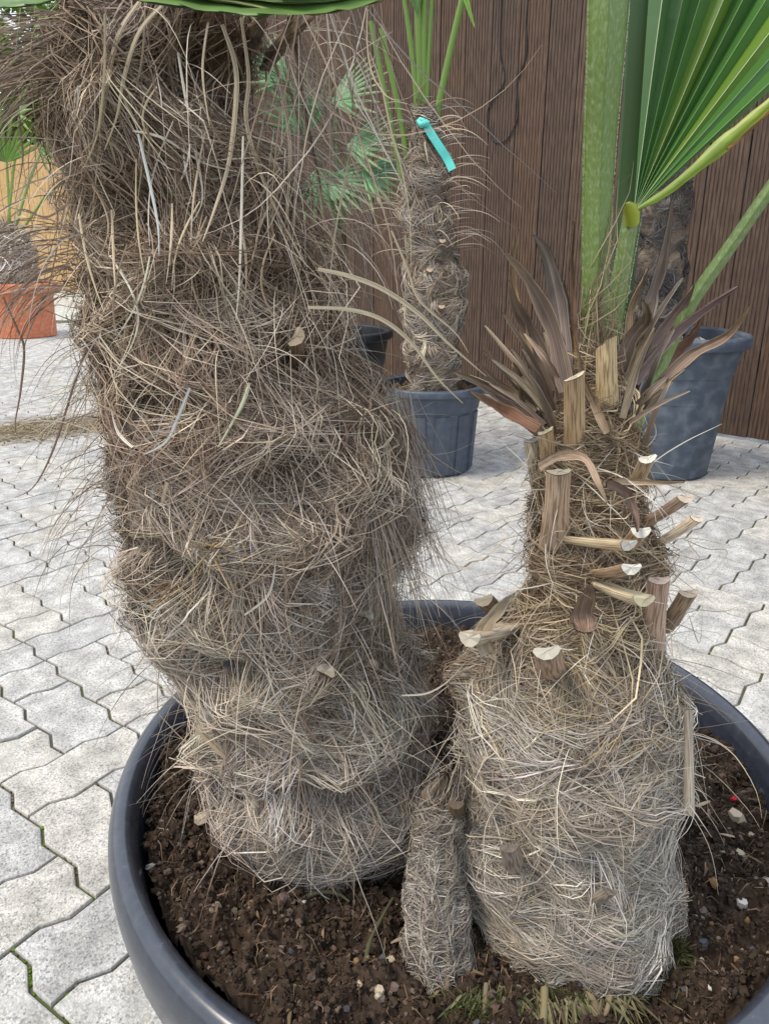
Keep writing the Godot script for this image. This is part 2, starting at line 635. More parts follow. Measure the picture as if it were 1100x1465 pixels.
func make_materials() -> void:
	mats.fibre = vmat(0.7, Color(0.12, 0.1, 0.08), 0.3)
	mats.cut = vmat(0.85)
	var stn := noise_img(256, FastNoiseLite.TYPE_SIMPLEX_SMOOTH, 0.05, 6, 4)
	mats.blade = vmat(0.62)
	mats.blade.albedo_texture = ramp_tex(stn, [[0.0, Color(0.35, 0.32, 0.3)], [0.42, Color(0.70, 0.68, 0.66)], [0.58, Color(0.97, 0.96, 0.94)], [1.0, Color(1, 1, 1)]])
	mats.blade.uv1_scale = Vector3(1.1, 0.07, 1)
	mats.lump = vmat(0.95, Color.BLACK, 0.2)
	# dry leaf stalks: long grain
	var g1 := noise_img(256, FastNoiseLite.TYPE_SIMPLEX_SMOOTH, 0.03, 5)
	var st := ramp_tex(g1, [[0.0, Color(0.52, 0.46, 0.40)], [0.42, Color(0.84, 0.81, 0.77)], [0.6, Color(0.97, 0.96, 0.94)], [1.0, Color(1, 1, 1)]])
	var sm := vmat(0.72)
	sm.albedo_texture = st
	sm.uv1_scale = Vector3(3.0, 0.05, 1)
	mats.stalk = sm
	# trunk core
	var g2 := noise_img(512, FastNoiseLite.TYPE_SIMPLEX_SMOOTH, 0.02, 8)
	mats.core = trip(ramp_tex(g2, [[0.0, lin(.11, .079, .056)], [0.5, lin(.175, .132, .097)], [1.0, lin(.27, .215, .165)]]), 1.0, 0.95, true, ImageTexture.create_from_image(g2), 0.3)
	mats.core.uv1_scale = Vector3(34, 9, 34)
	# paving: exposed aggregate
	var ag := noise_img(1024, FastNoiseLite.TYPE_CELLULAR, 0.17, 11)
	var bl := noise_img(1024, FastNoiseLite.TYPE_SIMPLEX_SMOOTH, 0.006, 12, 5)
	var fine := noise_img(1024, FastNoiseLite.TYPE_SIMPLEX_SMOOTH, 0.12, 13, 3)
	var agt := ramp_tex(ag, [[0.0, Color(0.50, 0.505, 0.505)], [0.15, Color(0.625, 0.62, 0.615)], [0.45, Color(0.70, 0.695, 0.685)], [0.7, Color(0.735, 0.728, 0.71)], [0.86, Color(0.78, 0.775, 0.765)], [1.0, Color(0.62, 0.59, 0.54)]], bl, 0.16)
	mats.stone = []
	for tint in [Color(0.96, 0.96, 0.955), Color(0.94, 0.94, 0.94), Color(0.965, 0.955, 0.935), Color(0.91, 0.912, 0.915)]:
		mats.stone.append(trip(agt, 2.2, 0.9, true, ImageTexture.create_from_image(fine), 0.09, tint))
	mats.cream = trip(agt, 1.7, 0.9, true, null, 0.0, Color(1.08, 1.04, 0.96).clamp())
	var jt := noise_img(512, FastNoiseLite.TYPE_SIMPLEX_SMOOTH, 0.01, 21, 5)
	mats.joint = trip(ramp_tex(jt, [[0.0, lin(.045, .042, .034)], [0.5, lin(.085, .078, .06)], [0.62, lin(.08, .085, .04)], [0.75, lin(.06, .09, .02)], [1.0, lin(.10, .085, .05)]]), 1.1, 1.0)
	# boards
	var gr := noise_img(512, FastNoiseLite.TYPE_SIMPLEX_SMOOTH, 0.02, 31, 5)
	var grain := ramp_tex(gr, [[0.0, lin(.034, .020, .013)], [0.4, lin(.070, .042, .027)], [0.65, lin(.096, .059, .038)], [1.0, lin(.14, .097, .068)]])
	mats.board = []
	for tint in [Color(1, 1, 1), Color(0.95, 0.94, 0.94), Color(1.0, 0.97, 0.94), Color(0.92, 0.92, 0.93)]:
		var m := trip(grain, 1.0, 0.75, true, null, 0.0, tint)
		m.uv1_scale = Vector3(9, 0.8, 9)
		mats.board.append(m)
	var pale := ramp_tex(gr, [[0.0, lin(.42, .25, .10)], [0.5, lin(.55, .35, .155)], [1.0, lin(.64, .44, .22)]])
	mats.pale_board = trip(pale, 1.0, 0.8)
	mats.pale_board.uv1_scale = Vector3(4, 0.5, 4)
	# plastics
	var sc := noise_img(512, FastNoiseLite.TYPE_SIMPLEX_SMOOTH, 0.015, 41, 5)
	var tubm := trip(ramp_tex(sc, [[0.0, lin(.026, .031, .042)], [0.6, lin(.036, .042, .058)], [0.8, lin(.044, .05, .066)], [1.0, lin(.075, .082, .095)]]), 9.0, 0.29)
	tubm.roughness_texture = ramp_tex(sc, [[0.0, Color(.7, .7, .7)], [0.6, Color(0.85, 0.85, 0.85)], [1.0, Color.WHITE]])
	tubm.metallic_specular = 0.6
	mats.tub = tubm
	mats.pot = trip(ramp_tex(sc, [[0.0, lin(.038, .05, .072)], [0.6, lin(.055, .071, .10)], [1.0, lin(.10, .115, .14)]]), 3.0, 0.5)
	mats.old_pot = trip(ramp_tex(noise_img(512, FastNoiseLite.TYPE_SIMPLEX_SMOOTH, 0.008, 44, 5), [[0.0, lin(.03, .042, .062)], [0.42, lin(.05, .066, .09)], [0.65, lin(.08, .098, .125)], [1.0, lin(.12, .14, .16)]]), 3.4, 0.7)
	mats.dark_pot = trip(ramp_tex(sc, [[0.0, lin(.008, .01, .014)], [1.0, lin(.03, .034, .042)]]), 3.0, 0.5)
	mats.terracotta = trip(ramp_tex(sc, [[0.0, lin(.40, .12, .055)], [0.6, lin(.50, .165, .08)], [1.0, lin(.58, .27, .16)]]), 3.0, 0.8)
	# green leaf stalks with pale flecks
	var fk := noise_img(512, FastNoiseLite.TYPE_SIMPLEX_SMOOTH, 0.045, 51, 3)
	var pm := trip(ramp_tex(fk, [[0.0, lin(.10, .165, .035)], [0.5, lin(.135, .205, .05)], [0.66, lin(.17, .24, .085)], [0.78, lin(.26, .31, .18)], [1.0, lin(.38, .42, .31)]]), 1.0, 0.5, false)
	pm.uv1_scale = Vector3(26, 7, 26)
	mats.petiole = pm
	mats.green = vmat(0.42, Color(0.25, 0.35, 0.08))
	mats.plain_green = vmat(0.5, Color(0.2, 0.3, 0.05))

func build_ground() -> void:
	var mb := MB.new()
	mb.quad(Vector3(-60, -0.0055, 30), Vector3(-60, -0.0055, -90), Vector3(60, -0.0055, -90), Vector3(60, -0.0055, 30), Color.WHITE)
	var g := put("ground", mb.mesh(), mats.joint)
	tag(g, "", "", "", "structure")
	# beyond the stones that can be told apart the forecourt runs on as a sheet
	var f := MB.new()
	f.quad(Vector3(-40, -0.004, -8.6), Vector3(-40, -0.004, -60), Vector3(1, -0.004, -60), Vector3(1, -0.004, -8.6), Color.WHITE)
	tag(put("forecourt", f.mesh(), mats.cream), "", "", "", "structure")

func s_edge(a: Vector2, b: Vector2) -> Array:
	# the S-shaped joint between two lattice corners, without the end point
	var along := (b - a)
	var fwd := along.x + along.y > 0
	var p := a if fwd else b
	var t := along if fwd else -along
	var n := Vector2(-t.y, t.x)
	var m1 := p + t * 0.34 + n * 0.062
	var m2 := p + t * 0.66 - n * 0.062
	return [a, m1, m2] if fwd else [a, m2, m1]

func stone_outline(w: int, h: int) -> Array:
	var o := []
	for i in w: o.append_array(s_edge(Vector2(i, 0), Vector2(i + 1, 0)))
	for j in h: o.append_array(s_edge(Vector2(w, j), Vector2(w, j + 1)))
	for i in w: o.append_array(s_edge(Vector2(w - i, h), Vector2(w - i - 1, h)))
	for j in h: o.append_array(s_edge(Vector2(0, h - j), Vector2(0, h - j - 1)))
	return o

func inset(o: Array, by: float) -> PackedVector2Array:
	var out := PackedVector2Array()
	var n := o.size()
	for i in n:
		var a: Vector2 = ((o[i] - o[(i + n - 1) % n]) as Vector2).normalized()
		var b: Vector2 = ((o[(i + 1) % n] - o[i]) as Vector2).normalized()
		var na := Vector2(-a.y, a.x)
		var nb := Vector2(-b.y, b.x)
		var m := (na + nb).normalized()
		out.append(o[i] + m * by / maxf(0.5, m.dot(na)))
	return out

func add_stone(mb: MB, w: int, h: int, at: Vector3, jig := 0.0) -> void:
	var o := stone_outline(w, h)
	var rings := [[0.017, -0.014], [0.021, -0.0035], [0.029, -0.0008], [0.047, 0.0]]
	var lay := []
	for r in rings:
		var row := []
		for q in inset(o, r[0]):
			var g: Vector2 = (DU * q.x + DV * q.y) * UNIT
			row.append(at + Vector3(g.x, r[1], -g.y))
		lay.append(row)
	var n := o.size()
	for k in 3:
		for i in n:
			mb.quad(lay[k][i], lay[k + 1][i], lay[k + 1][(i + 1) % n], lay[k][(i + 1) % n], Color.WHITE)
	var flat := inset(o, 0.047)
	var tr := Geometry2D.triangulate_polygon(flat)
	for i in range(0, tr.size(), 3):
		var a: Vector3 = lay[3][tr[i]]
		var b: Vector3 = lay[3][tr[i + 1]]
		var c: Vector3 = lay[3][tr[i + 2]]
		if (c - a).cross(b - a).y < 0: mb.tri(a, c, b, Color.WHITE)
		else: mb.tri(a, b, c, Color.WHITE)

func build_paving() -> void:
	var paving := Node3D.new()
	paving.name = numbered("paving")
	add_child(paving)
	tag(paving, "", "", "", "structure")
	var shapes := {}
	for s in [Vector2i(2, 1), Vector2i(1, 2), Vector2i(1, 1)]:
		var mb := MB.new()
		add_stone(mb, s.x, s.y, Vector3.ZERO)
		shapes[s] = mb.mesh()
	var list := []
	for j in range(-22, 62):
		for i in range(-62, 40):
			var c := 0 if j < 0 else 2
			var k := posmod(i - j - c, 4)
			var s := Vector2i(0, 0)
			if k == 0:
				s = Vector2i(1, 1) if j == -1 else Vector2i(1, 2)
			elif k == 3 and j == 0: s = Vector2i(1, 1)
			elif k == 1: s = Vector2i(2, 1)
			if s.x == 0: continue
			var p := lattice(i, j)
			var mid := lattice(i + s.x * 0.5, j + s.y * 0.5)
			if (Vector2(mid.x, -mid.z)).dot(DV) > 3.62: continue
			if mid.z > 0.4 or mid.z < -8.6 or absf(mid.x) > 5.5: continue
			if Vector2(mid.x - 0.068, mid.z + 0.694).length() < 0.16: continue
			var q := pixel(mid)
			var size := 0.0
			var seen: bool = q.z > 0.2 and q.x > -60 and q.x < 1160 and q.y < 1530 and q.y > 400
			# hidden behind the two trunks and the tub
			if seen and q.x > 210 and q.x < 560 and q.y > 420: seen = false
			if seen and q.x > 320 and q.y > 880: seen = q.x > 980 and q.y < 1100
			if seen: size = 1.0 / q.z
			list.append([size, p, s, mid])
	list.sort_custom(func(a, b): return a[0] > b[0])
	var rest := MB.new()
	var made := 0
	for e in list:
		var y := rng.randf_range(-0.0012, 0.0012)
		if e[0] > 0 and made < 300:
			made += 1
			var o := put("paving_stone", shapes[e[2]], mats.stone[rng.randi() % 4], paving, e[1] + Vector3(0, y, 0))
			o.rotation = Vector3(rng.randfn(0, 0.003), 0, rng.randfn(0, 0.003))
		elif e[3].length() < 9.5:
			add_stone(rest, e[2].x, e[2].y, e[1] + Vector3(0, y, 0))
	var r := put("paving_stones", rest.mesh(), mats.stone[0], paving)
	tag(r, "", "", "", "stuff")
	# moss and grit in the joints
	var moss := MB.new()
	var nz := FastNoiseLite.new()
	nz.frequency = 2.2
	nz.seed = 3
	for k in 22000:
		var i := rng.randi_range(-26, 22)
		var j := rng.randi_range(-8, 26)
		var f := rng.randf()
		var bend := 0.062 * sin(TAU * f)
		var p := lattice(i + f, j + bend) if rng.randf() < 0.5 else lattice(i - bend, j + f)
		var q := pixel(p)
		if q.z < 0.2 or q.z > 3.0 or q.x < -20 or q.x > 1120 or q.y > 1500: continue
		if Vector2(p.x - 0.068, p.z + 0.694).length() < 0.30: continue
		var g := nz.get_noise_2d(p.x, p.z)
		if g < 0.02: continue
		var col := Color(.085, .13, .022) if rng.randf() < smoothstep(0.2, 0.5, g) else Color(.11, .10, .06)
		var v := rng.randf_range(.6, 1.4)
		moss.lump(p + Vector3(rng.randfn(0, .0012), -0.004, rng.randfn(0, .0012)), Vector3(rng.randf_range(.0015, .0042), rng.randf_range(.0006, .002), rng.randf_range(.0015, .0042)), Color(col.r * v, col.g * v, col.b * v), k, 0.4, rng.randf() * 6)
	var mo := put("joint_moss", moss.mesh(), mats.lump)
	tag(mo, "green moss and brown grit in the joints between paving stones", "moss", "", "stuff")
	# straw swept together in front of the far part of the yard
	var sw := MB.new()
	for k in 1900:
		var f := rng.randfn(0, 0.45)
		var c := Vector3(-1.55 + f, 0, -3.58 - f * 0.45 + rng.randfn(0, 0.13))
		var a := rng.randfn(0.3, 0.7)
		var L := rng.randf_range(.03, .12)
		var dir := Vector3(cos(a), 0, -sin(a))
		var pts := PackedVector3Array([c + dir * -L, c + dir * rng.randf_range(-.1, .1) * L + Vector3(0, rng.randf_range(.004, .02), 0), c + dir * L + Vector3(0, .002, 0)])
		var v := rng.randf_range(.5, 1.3)
		sw.ribbon(pts, Vector3.UP, rng.randf_range(.001, .003), 0, Color(.30 * v, .245 * v, .16 * v))
	for k in 700:
		var f := rng.randfn(0, 0.45)
		var c := Vector3(-1.55 + f, 0.0, -3.58 - f * 0.45 + rng.randfn(0, 0.12))
		var v := rng.randf_range(.5, 1.3)
		sw.lump(c, Vector3(rng.randf_range(.005, .016), rng.randf_range(.002, .006), rng.randf_range(.005, .016)), Color(.19 * v, .155 * v, .11 * v), k, .4, rng.randf() * 6)
	var so := put("straw_litter", sw.mesh(), mats.lump)
	tag(so, "line of dry straw and dirt swept across the paving", "straw", "", "stuff")

func build_fence() -> void:
	var fence := thing("board_fence", "tall dark brown fence of grooved upright boards behind the blue pots", "fence")
	var pitch := 0.1655
	var v := 3.5
	# the grooved profile of one board, in the plane across it
	var prof := []
	var ribs := 9
	var w := pitch - 0.006
	prof.append(Vector2(0, -0.02)); prof.append(Vector2(0.0005, 0.0)); 
	for i in ribs:
		var x0 := 0.003 + (w - 0.006) * i / ribs
		var x1 := 0.003 + (w - 0.006) * (i + 1) / ribs
		var g := (x1 - x0)
		prof.append(Vector2(x0 + g * 0.08, 0.003)); prof.append(Vector2(x0 + g * 0.62, 0.003))
		if i < ribs - 1:
			prof.append(Vector2(x0 + g * 0.74, -0.0005)); prof.append(Vector2(x0 + g * 0.96, -0.0005))
	prof.append(Vector2(w - 0.0005, 0.0)); prof.append(Vector2(w, -0.02))
	var mb := MB.new()
	var H := 2.3
	var u3 := Vector3(DU.x, 0, -DU.y)
	var n3 := Vector3(-DV.x, 0, DV.y)
	for i in prof.size() - 1:
		var a: Vector2 = prof[i]
		var b: Vector2 = prof[i + 1]
		var pa := u3 * a.x + n3 * a.y
		var pb := u3 * b.x + n3 * b.y
		mb.quad(pa, pa + Vector3.UP * H, pb + Vector3.UP * H, pb, Color.WHITE)
	mb.quad(n3 * -0.02, n3 * -0.02 + u3 * w, n3 * -0.02 + u3 * w + Vector3.UP * H, n3 * -0.02 + Vector3.UP * H, Color.WHITE)
	mb.quad(Vector3.UP * H + n3 * -.02, Vector3.UP * H + n3 * -.02 + u3 * w, Vector3.UP * H + u3 * w, Vector3.UP * H, Color.WHITE)
	var bm := mb.mesh()
	for k in range(-17, 20):
		var o := put("board", bm, mats.board[rng.randi() % 4], fence, fence_at(-2.305 + pitch * k, v, 0.015 + rng.randf_range(-.004, .004)))
		o.position += n3 * rng.randf_range(-0.002, 0.002)
	for y in [0.35, 1.2, 2.05]:
		var rb := MB.new()
		var c := fence_at(-2.305 + pitch * 1.5, v + 0.046, y)
		rb.bar(c, u3 * pitch * 18.5, Vector3.UP * 0.045, n3 * 0.022, Color.WHITE)
		put("rail", rb.mesh(), mats.board[3], fence)
	# cable loop hanging on the boards
	var cp := []
	for q in [[718, -25], [715, 60], [716, 85], [721, 105], [719, 122], [704, 143], [697, 160], [697, 178], [703, 196], [712, 204], [725, 199], [735, 182], [740, 165], [739, 125], [742, 108], [750, 88], [753, 62], [752, 30], [757, -25]]:
		var r := ray(q[0], q[1])
		var g := Vector2(r.x, -r.z)
		var t := (v - 0.009) / g.dot(DV)
		cp.append(Vector3(0, EYE, 0) + r * t)
	var cpath := smooth_path(cp, 4)
	var cb := MB.new()
	var arr := []
	var rd := []
	for p in cpath:
		arr.append(p); rd.append(0.0032)
	cb.tube(arr, rd, 8, Color(.018, .018, .022))
	tag(put("cable", cb.mesh(), mats.blade), "thin black cable hanging in a loop against the brown fence", "cable")

func build_backdrop() -> void:
	# pale wooden fence far behind, left
	var fence := thing("garden_fence", "sunlit honey coloured board fence at the far side of the yard", "fence")
	var mb := MB.new()
	mb.bar(Vector3(0, 1.1, 0), Vector3(.098, 0, 0), Vector3(0, 1.1, 0), Vector3(0, 0, .012), Color.WHITE)
	var bm := mb.mesh()
	for k in 52:
		put("board", bm, mats.pale_board, fence, Vector3(-11.5 + 0.205 * k, 0, -13.2 + rng.randf_range(-.006, .006)))
	# trees behind the far fence
	for q in [[-10.6, -16.5, 4.6, 0], [-7.6, -17.5, 5.4, 1], [-4.8, -17.0, 4.9, 2], [-2.2, -18.5, 5.6, 3]]:
		var lab: String = ["light green leafy tree over the end of the honey coloured fence", "tall bright green tree behind the honey coloured fence", "rounded green tree behind the honey coloured fence", "green tree beyond the dark fence end"][q[3]]
		var t := thing("leafy_tree", lab, "tree", Vector3(q[0], 0, q[1]), "trees behind the far fence")
		var tm := MB.new()
		tm.tube([Vector3.ZERO, Vector3(.1, 1.2, 0), Vector3(0, q[2] * .7, .1)], [.13, .1, .04], 8, Color(.09, .07, .05))
		for b in 7:
			var a := TAU * b / 7.0
			tm.tube([Vector3(0, 1.1 + b * .25, 0), Vector3(sin(a) * .8, 2.0 + b * .3, cos(a) * .8)], [.05, .012], 5, Color(.09, .07, .05))
		put("trunk", tm.mesh(), mats.lump, t)
		var cr := MB.new()
		for k in 6500:
			var d := Vector3(rng.randfn(0, 1), rng.randfn(0, 1), rng.randfn(0, 1)).normalized() * pow(rng.randf(), 0.4)
			var c := Vector3(d.x * 2.0, q[2] * .58 + d.y * q[2] * .45, d.z * 1.7) * (1 + 0.15 * sin(d.x * 9 + d.y * 7))
			var x := Vector3(rng.randfn(0, 1), rng.randfn(0, .6), rng.randfn(0, 1)).normalized() * rng.randf_range(.10, .19)
			var z := x.cross(Vector3(rng.randfn(0, 1), 1.2, rng.randfn(0, 1))).normalized() * rng.randf_range(.05, .10)
			var v := rng.randf_range(.6, 1.4)
			cr.quad(c - x, c + z, c + x, c - z, Color(.16 * v, .27 * v, .045 * v))
		put("crown", cr.mesh(), mats.plain_green, t)

func pot(called: String, label: String, at: Vector3, rb: float, rt: float, h: float, lip: float, mat: Material, group := "", ribs := 0, soil := Color(.06, .045, .03), level := 0.05) -> Node3D:
	var o := thing(called, label, "pot", at, group)
	var w := MB.new()
	w.lathe(Vector3.ZERO, [Vector2(0, .002), Vector2(rb * .97, .002), Vector2(rb, .01), Vector2(lerpf(rb, rt - .014, .72), h * .72), Vector2(lerpf(rb, rt - .014, .725), h * .725), Vector2(lerpf(rb, rt - .006, .74), h * .732), Vector2(rt - .004, h - lip)], 56, Color.WHITE)
	w.lathe(Vector3.ZERO, [Vector2(rt - .016, h - .006), Vector2(rb + (rt - rb) * .6 - .01, h * .55)], 56, Color.WHITE)
	put("wall", w.mesh(), mat, o)
	var r := MB.new()
	r.lathe(Vector3.ZERO, [Vector2(rt - .004, h - lip), Vector2(rt + lip * .38, h - lip * .96), Vector2(rt + lip * .45, h - lip * .8), Vector2(rt + lip * .45, h - lip * .25), Vector2(rt + lip * .36, h - lip * .06), Vector2(rt + lip * .15, h), Vector2(rt - .008, h - .001), Vector2(rt - .016, h - .006)], 56, Color.WHITE)
	put("rim", r.mesh(), mat, o)
	for k in ribs:
		var a := TAU * k / ribs + 0.2
		var m := MB.new()
		var d := Vector3(sin(a), 0, cos(a))
		var s := Vector3(cos(a), 0, -sin(a))
		var p0 := d * (rb + .001) + Vector3(0, .012, 0)
		var p1 := d * (lerpf(rb, rt - .014, .70)) + Vector3(0, h * .70, 0)
		m.bar((p0 + p1) / 2, s * .028, (p1 - p0) / 2, d * .0035, Color.WHITE)
		put("rib", m.mesh(), mat, o)
	var s2 := MB.new()
	var n := 26
	for i in n:
		for j in n:
			var g := []
			for e in [[0, 0], [0, 1], [1, 1], [1, 0]]:
				var x := (float(i + e[0]) / n * 2 - 1)
				var y := (float(j + e[1]) / n * 2 - 1)
				var dd := Vector2(x, y)
				if dd.length() > 1: dd = dd.normalized()
				var q := dd * (rt - .018)
				g.append(Vector3(q.x, h - level + .012 * sin(q.x * 61) * cos(q.y * 53) + .008 * sin(q.x * 190 + q.y * 130), q.y))
			var v := rng.randf_range(.6, 1.5)
			s2.quad(g[0], g[1], g[2], g[3], Color(soil.r * v, soil.g * v, soil.b * v))
	put("soil", s2.mesh(), mats.lump, o)
	return o

# a fan of stiff segments, for palms in the background
func small_fan(parent: Node, hub: Vector3, main: Vector3, up: Vector3, length: float, count: int, spread: float, wid: float, col: Color) -> void:
	var leaf := Node3D.new()
	leaf.name = "leaf"
	parent.add_child(leaf, true)
	var side := main.cross(up).normalized()
	var nn := side.cross(main).normalized()
	for k in count:
		var a := spread * ((k + .5) / count - .5)
		var d := (main * cos(a) + side * sin(a)).normalized()
		var L := length * (0.72 + 0.28 * cos(a)) * rng.randf_range(.92, 1.05)
		var pts := []
		for i in 4:
			var f := i / 3.0
			pts.append(hub + d * L * f - nn * 0.16 * L * f * f + nn * 0.02)
		var v := rng.randf_range(.75, 1.25)
		blade("segment", leaf, pts, wid, nn, Color(col.r * v, col.g * v, col.b * v), Color(.2, .2, .08), mats.plain_green, .25, -.5)

func shaft(called: String, parent: Node, pts: Array, w0: float, w1: float, thick: float, up: Vector3, mat: Material, col := Color.WHITE, per := 6) -> MeshInstance3D:
	var path := Array(smooth_path(pts, per))
	var wd := []
	var tk := []
	var cl := []
	for i in path.size():
		var f := float(i) / (path.size() - 1)
		wd.append(lerpf(w0, w1, f)); tk.append(thick * lerpf(1, .8, f)); cl.append(col)
	var mb := MB.new()
	mb.sweep(path, wd, tk, up, KEEL if mat == mats.petiole else HALF_MOON, cl)
	return put(called, mb.mesh(), mat, parent)

func build_tub() -> void:
	var c := Vector3(0.075, 0, -0.688)
	var o := thing("plastic_tub", "large round dark blue grey plastic tub holding both fibrous palm trunks", "tub", c)
	var q := 0.027
	var w := MB.new()
	w.lathe(Vector3.ZERO, [Vector2(0, .002), Vector2(.268, .002), Vector2(.278, .012), Vector2(.330, .25), Vector2(.3325, .270)], 160, Color.WHITE, q)
	w.lathe(Vector3.ZERO, [Vector2(.3330, .318), Vector2(.330, .295), Vector2(.316, .20)], 160, Color.WHITE, q)
	put("wall", w.mesh(), mats.tub, o)
	var r := MB.new()
	r.lathe(Vector3.ZERO, [Vector2(.3325, .270), Vector2(.348, .2685), Vector2(.3545, .2695), Vector2(.3565, .273), Vector2(.3572, .280), Vector2(.3600, .298), Vector2(.3610, .313), Vector2(.3596, .325), Vector2(.3558, .3335), Vector2(.3505, .3382), Vector2(.3452, .3392), Vector2(.3405, .3368), Vector2(.3365, .331), Vector2(.3330, .318)], 160, Color.WHITE, q)
	put("rim", r.mesh(), mats.tub, o)

func build_soil() -> void:
	var c := Vector3(0.078, 0, -0.688)
	var nz := FastNoiseLite.new()
	nz.seed = 9; nz.frequency = 1.0; nz.fractal_octaves = 2
	var n := 320
	var R := 0.327
	var mb := MB.new()
	var nc := FastNoiseLite.new()
	nc.seed = 19; nc.frequency = 55; nc.fractal_octaves = 3
	var hs := PackedFloat32Array()
	for i in n + 1:
		for j in n + 1:
			var d := Vector2(float(i) / n * 2 - 1, float(j) / n * 2 - 1)
			# square to disc
			var q := Vector2(d.x * sqrt(1 - d.y * d.y / 2) * .975, d.y * sqrt(1 - d.x * d.x / 2) * 1.03) * R
			var p := c + Vector3(q.x, 0, q.y)
			p.y = soil_height(p, nz)
			hs.append(p.y)
			var v := 1.0 + nc.get_noise_2d(p.x, p.z) * 0.9
			var col := Color(.048, .034, .025).lerp(Color(.031, .023, .018), smoothstep(-.2, .3, nz.get_noise_2d(p.x * 9 + 30, p.z * 9)))
			mb.V.append(p); mb.C.append(Color(col.r * v, col.g * v, col.b * v)); mb.U.append(q)
	for i in n + 1:
		for j in n + 1:
			var k := i * (n + 1) + j
			var a := mb.V[mini(i + 1, n) * (n + 1) + j] - mb.V[maxi(i - 1, 0) * (n + 1) + j]
			var b := mb.V[i * (n + 1) + mini(j + 1, n)] - mb.V[i * (n + 1) + maxi(j - 1, 0)]
			mb.N.append(b.cross(a).normalized())
	for i in n:
		for j in n:
			var k := i * (n + 1) + j
			mb.I.append_array(PackedInt32Array([k, k + n + 1, k + n + 2, k, k + n + 2, k + 1]))
	var o := put("soil", mb.mesh(), mats.lump)
	tag(o, "dark brown crumbly potting soil filling the round tub", "soil", "", "stuff")
	# crumbs and grit
	var lb := MB.new()
	lb.lump(Vector3.ZERO, Vector3.ONE, Color.WHITE, 5, .34)
	var mm := MultiMesh.new()
	mm.transform_format = MultiMesh.TRANSFORM_3D
	mm.use_colors = true
	mm.mesh = lb.mesh()
	mm.instance_count = 42000
	for k in mm.instance_count:
		var a := rng.randf() * TAU
		var q := sqrt(rng.randf()) * (R - .004)
		var p := c + Vector3(sin(a) * q, 0, cos(a) * q)
		var ph := soil_height(p, nz)
		var s := rng.randf_range(.0008, .0024)
		if rng.randf() < 0.10: s = rng.randf_range(.0022, .0046)
		var col := Color(.060, .041, .029)
		var u := rng.randf()
		if u < .05: col = Color(.13, .10, .08)
		elif u < .08: col = Color(.11, .07, .055)
		elif u < .095: col = Color(.06, .06, .066)
		elif u < .105: col = Color(.24, .20, .14)
		elif u < .107: col = Color(.42, .40, .36)
		else: col = col.lerp(Color(.040, .028, .021), rng.randf())
		var v := rng.randf_range(.7, 1.3)
		var bs := Basis.from_euler(Vector3(rng.randf() * 6, rng.randf() * 6, rng.randf() * 6)).scaled(Vector3(1, .8, 1)) * Basis.from_scale(Vector3(s, s * rng.randf_range(.5, .9), s * rng.randf_range(.6, 1.2)))
		mm.set_instance_transform(k, Transform3D(bs, p + Vector3(0, ph + s * .15, 0)))
		mm.set_instance_color(k, Color(col.r * v, col.g * v, col.b * v))
	var mi := MultiMeshInstance3D.new()
	mi.name = "soil_crumbs"
	mi.multimesh = mm
	mi.material_override = mats.lump
	add_child(mi)
	tag(mi, "small soil crumbs and grit scattered over the soil in the tub", "soil crumbs", "", "stuff")
	# rootlets and bits of straw in the soil
	var rt := MB.new()
	for k in 2200:
		var a := rng.randf() * TAU
		var q := sqrt(rng.randf()) * (R - .012)
		var p := c + Vector3(sin(a) * q, 0, cos(a) * q)
		p.y = soil_height(p, nz) + .001
		var b := rng.randf() * TAU
		var L := rng.randf_range(.004, .02)
		var d := Vector3(sin(b), 0, cos(b)) * L
		var m := p + d * .5 + Vector3(rng.randfn(0, .002), rng.randf_range(.001, .005), rng.randfn(0, .002))
		var e := p + d
		e.y = soil_height(e, nz) + .001
		var v := rng.randf_range(.4, 1.5)
		rt.ribbon(PackedVector3Array([p, m, e]), Vector3.UP, rng.randf_range(.0003, .0007) * (2.2 if rng.randf() < .12 else 1.0), rng.randf_range(-.5, .5), Color(.14 * v, .095 * v, .06 * v))
	tag(put("root_litter", rt.mesh(), mats.fibre), "fine dead rootlets and fibre bits lying on the soil", "root litter", "", "stuff")
	build_pebbles(nz)

func soil_height(p: Vector3, nz: FastNoiseLite) -> float:
	var q := Vector2(p.x - .078, p.z + .688)
	var h := 0.297 + .012 * smoothstep(.18, .30, q.length()) * smoothstep(-.2, .6, (-q.x + q.y * .4) / maxf(.01, q.length())) + nz.get_noise_2d(p.x * 12, p.z * 12) * .016 + nz.get_noise_2d(p.x * 34, p.z * 34 + 9) * .011 + nz.get_noise_2d(p.x * 85 + 4, p.z * 85) * .0065 + nz.get_noise_2d(p.x * 170 + 4, p.z * 170) * .0028
	return h

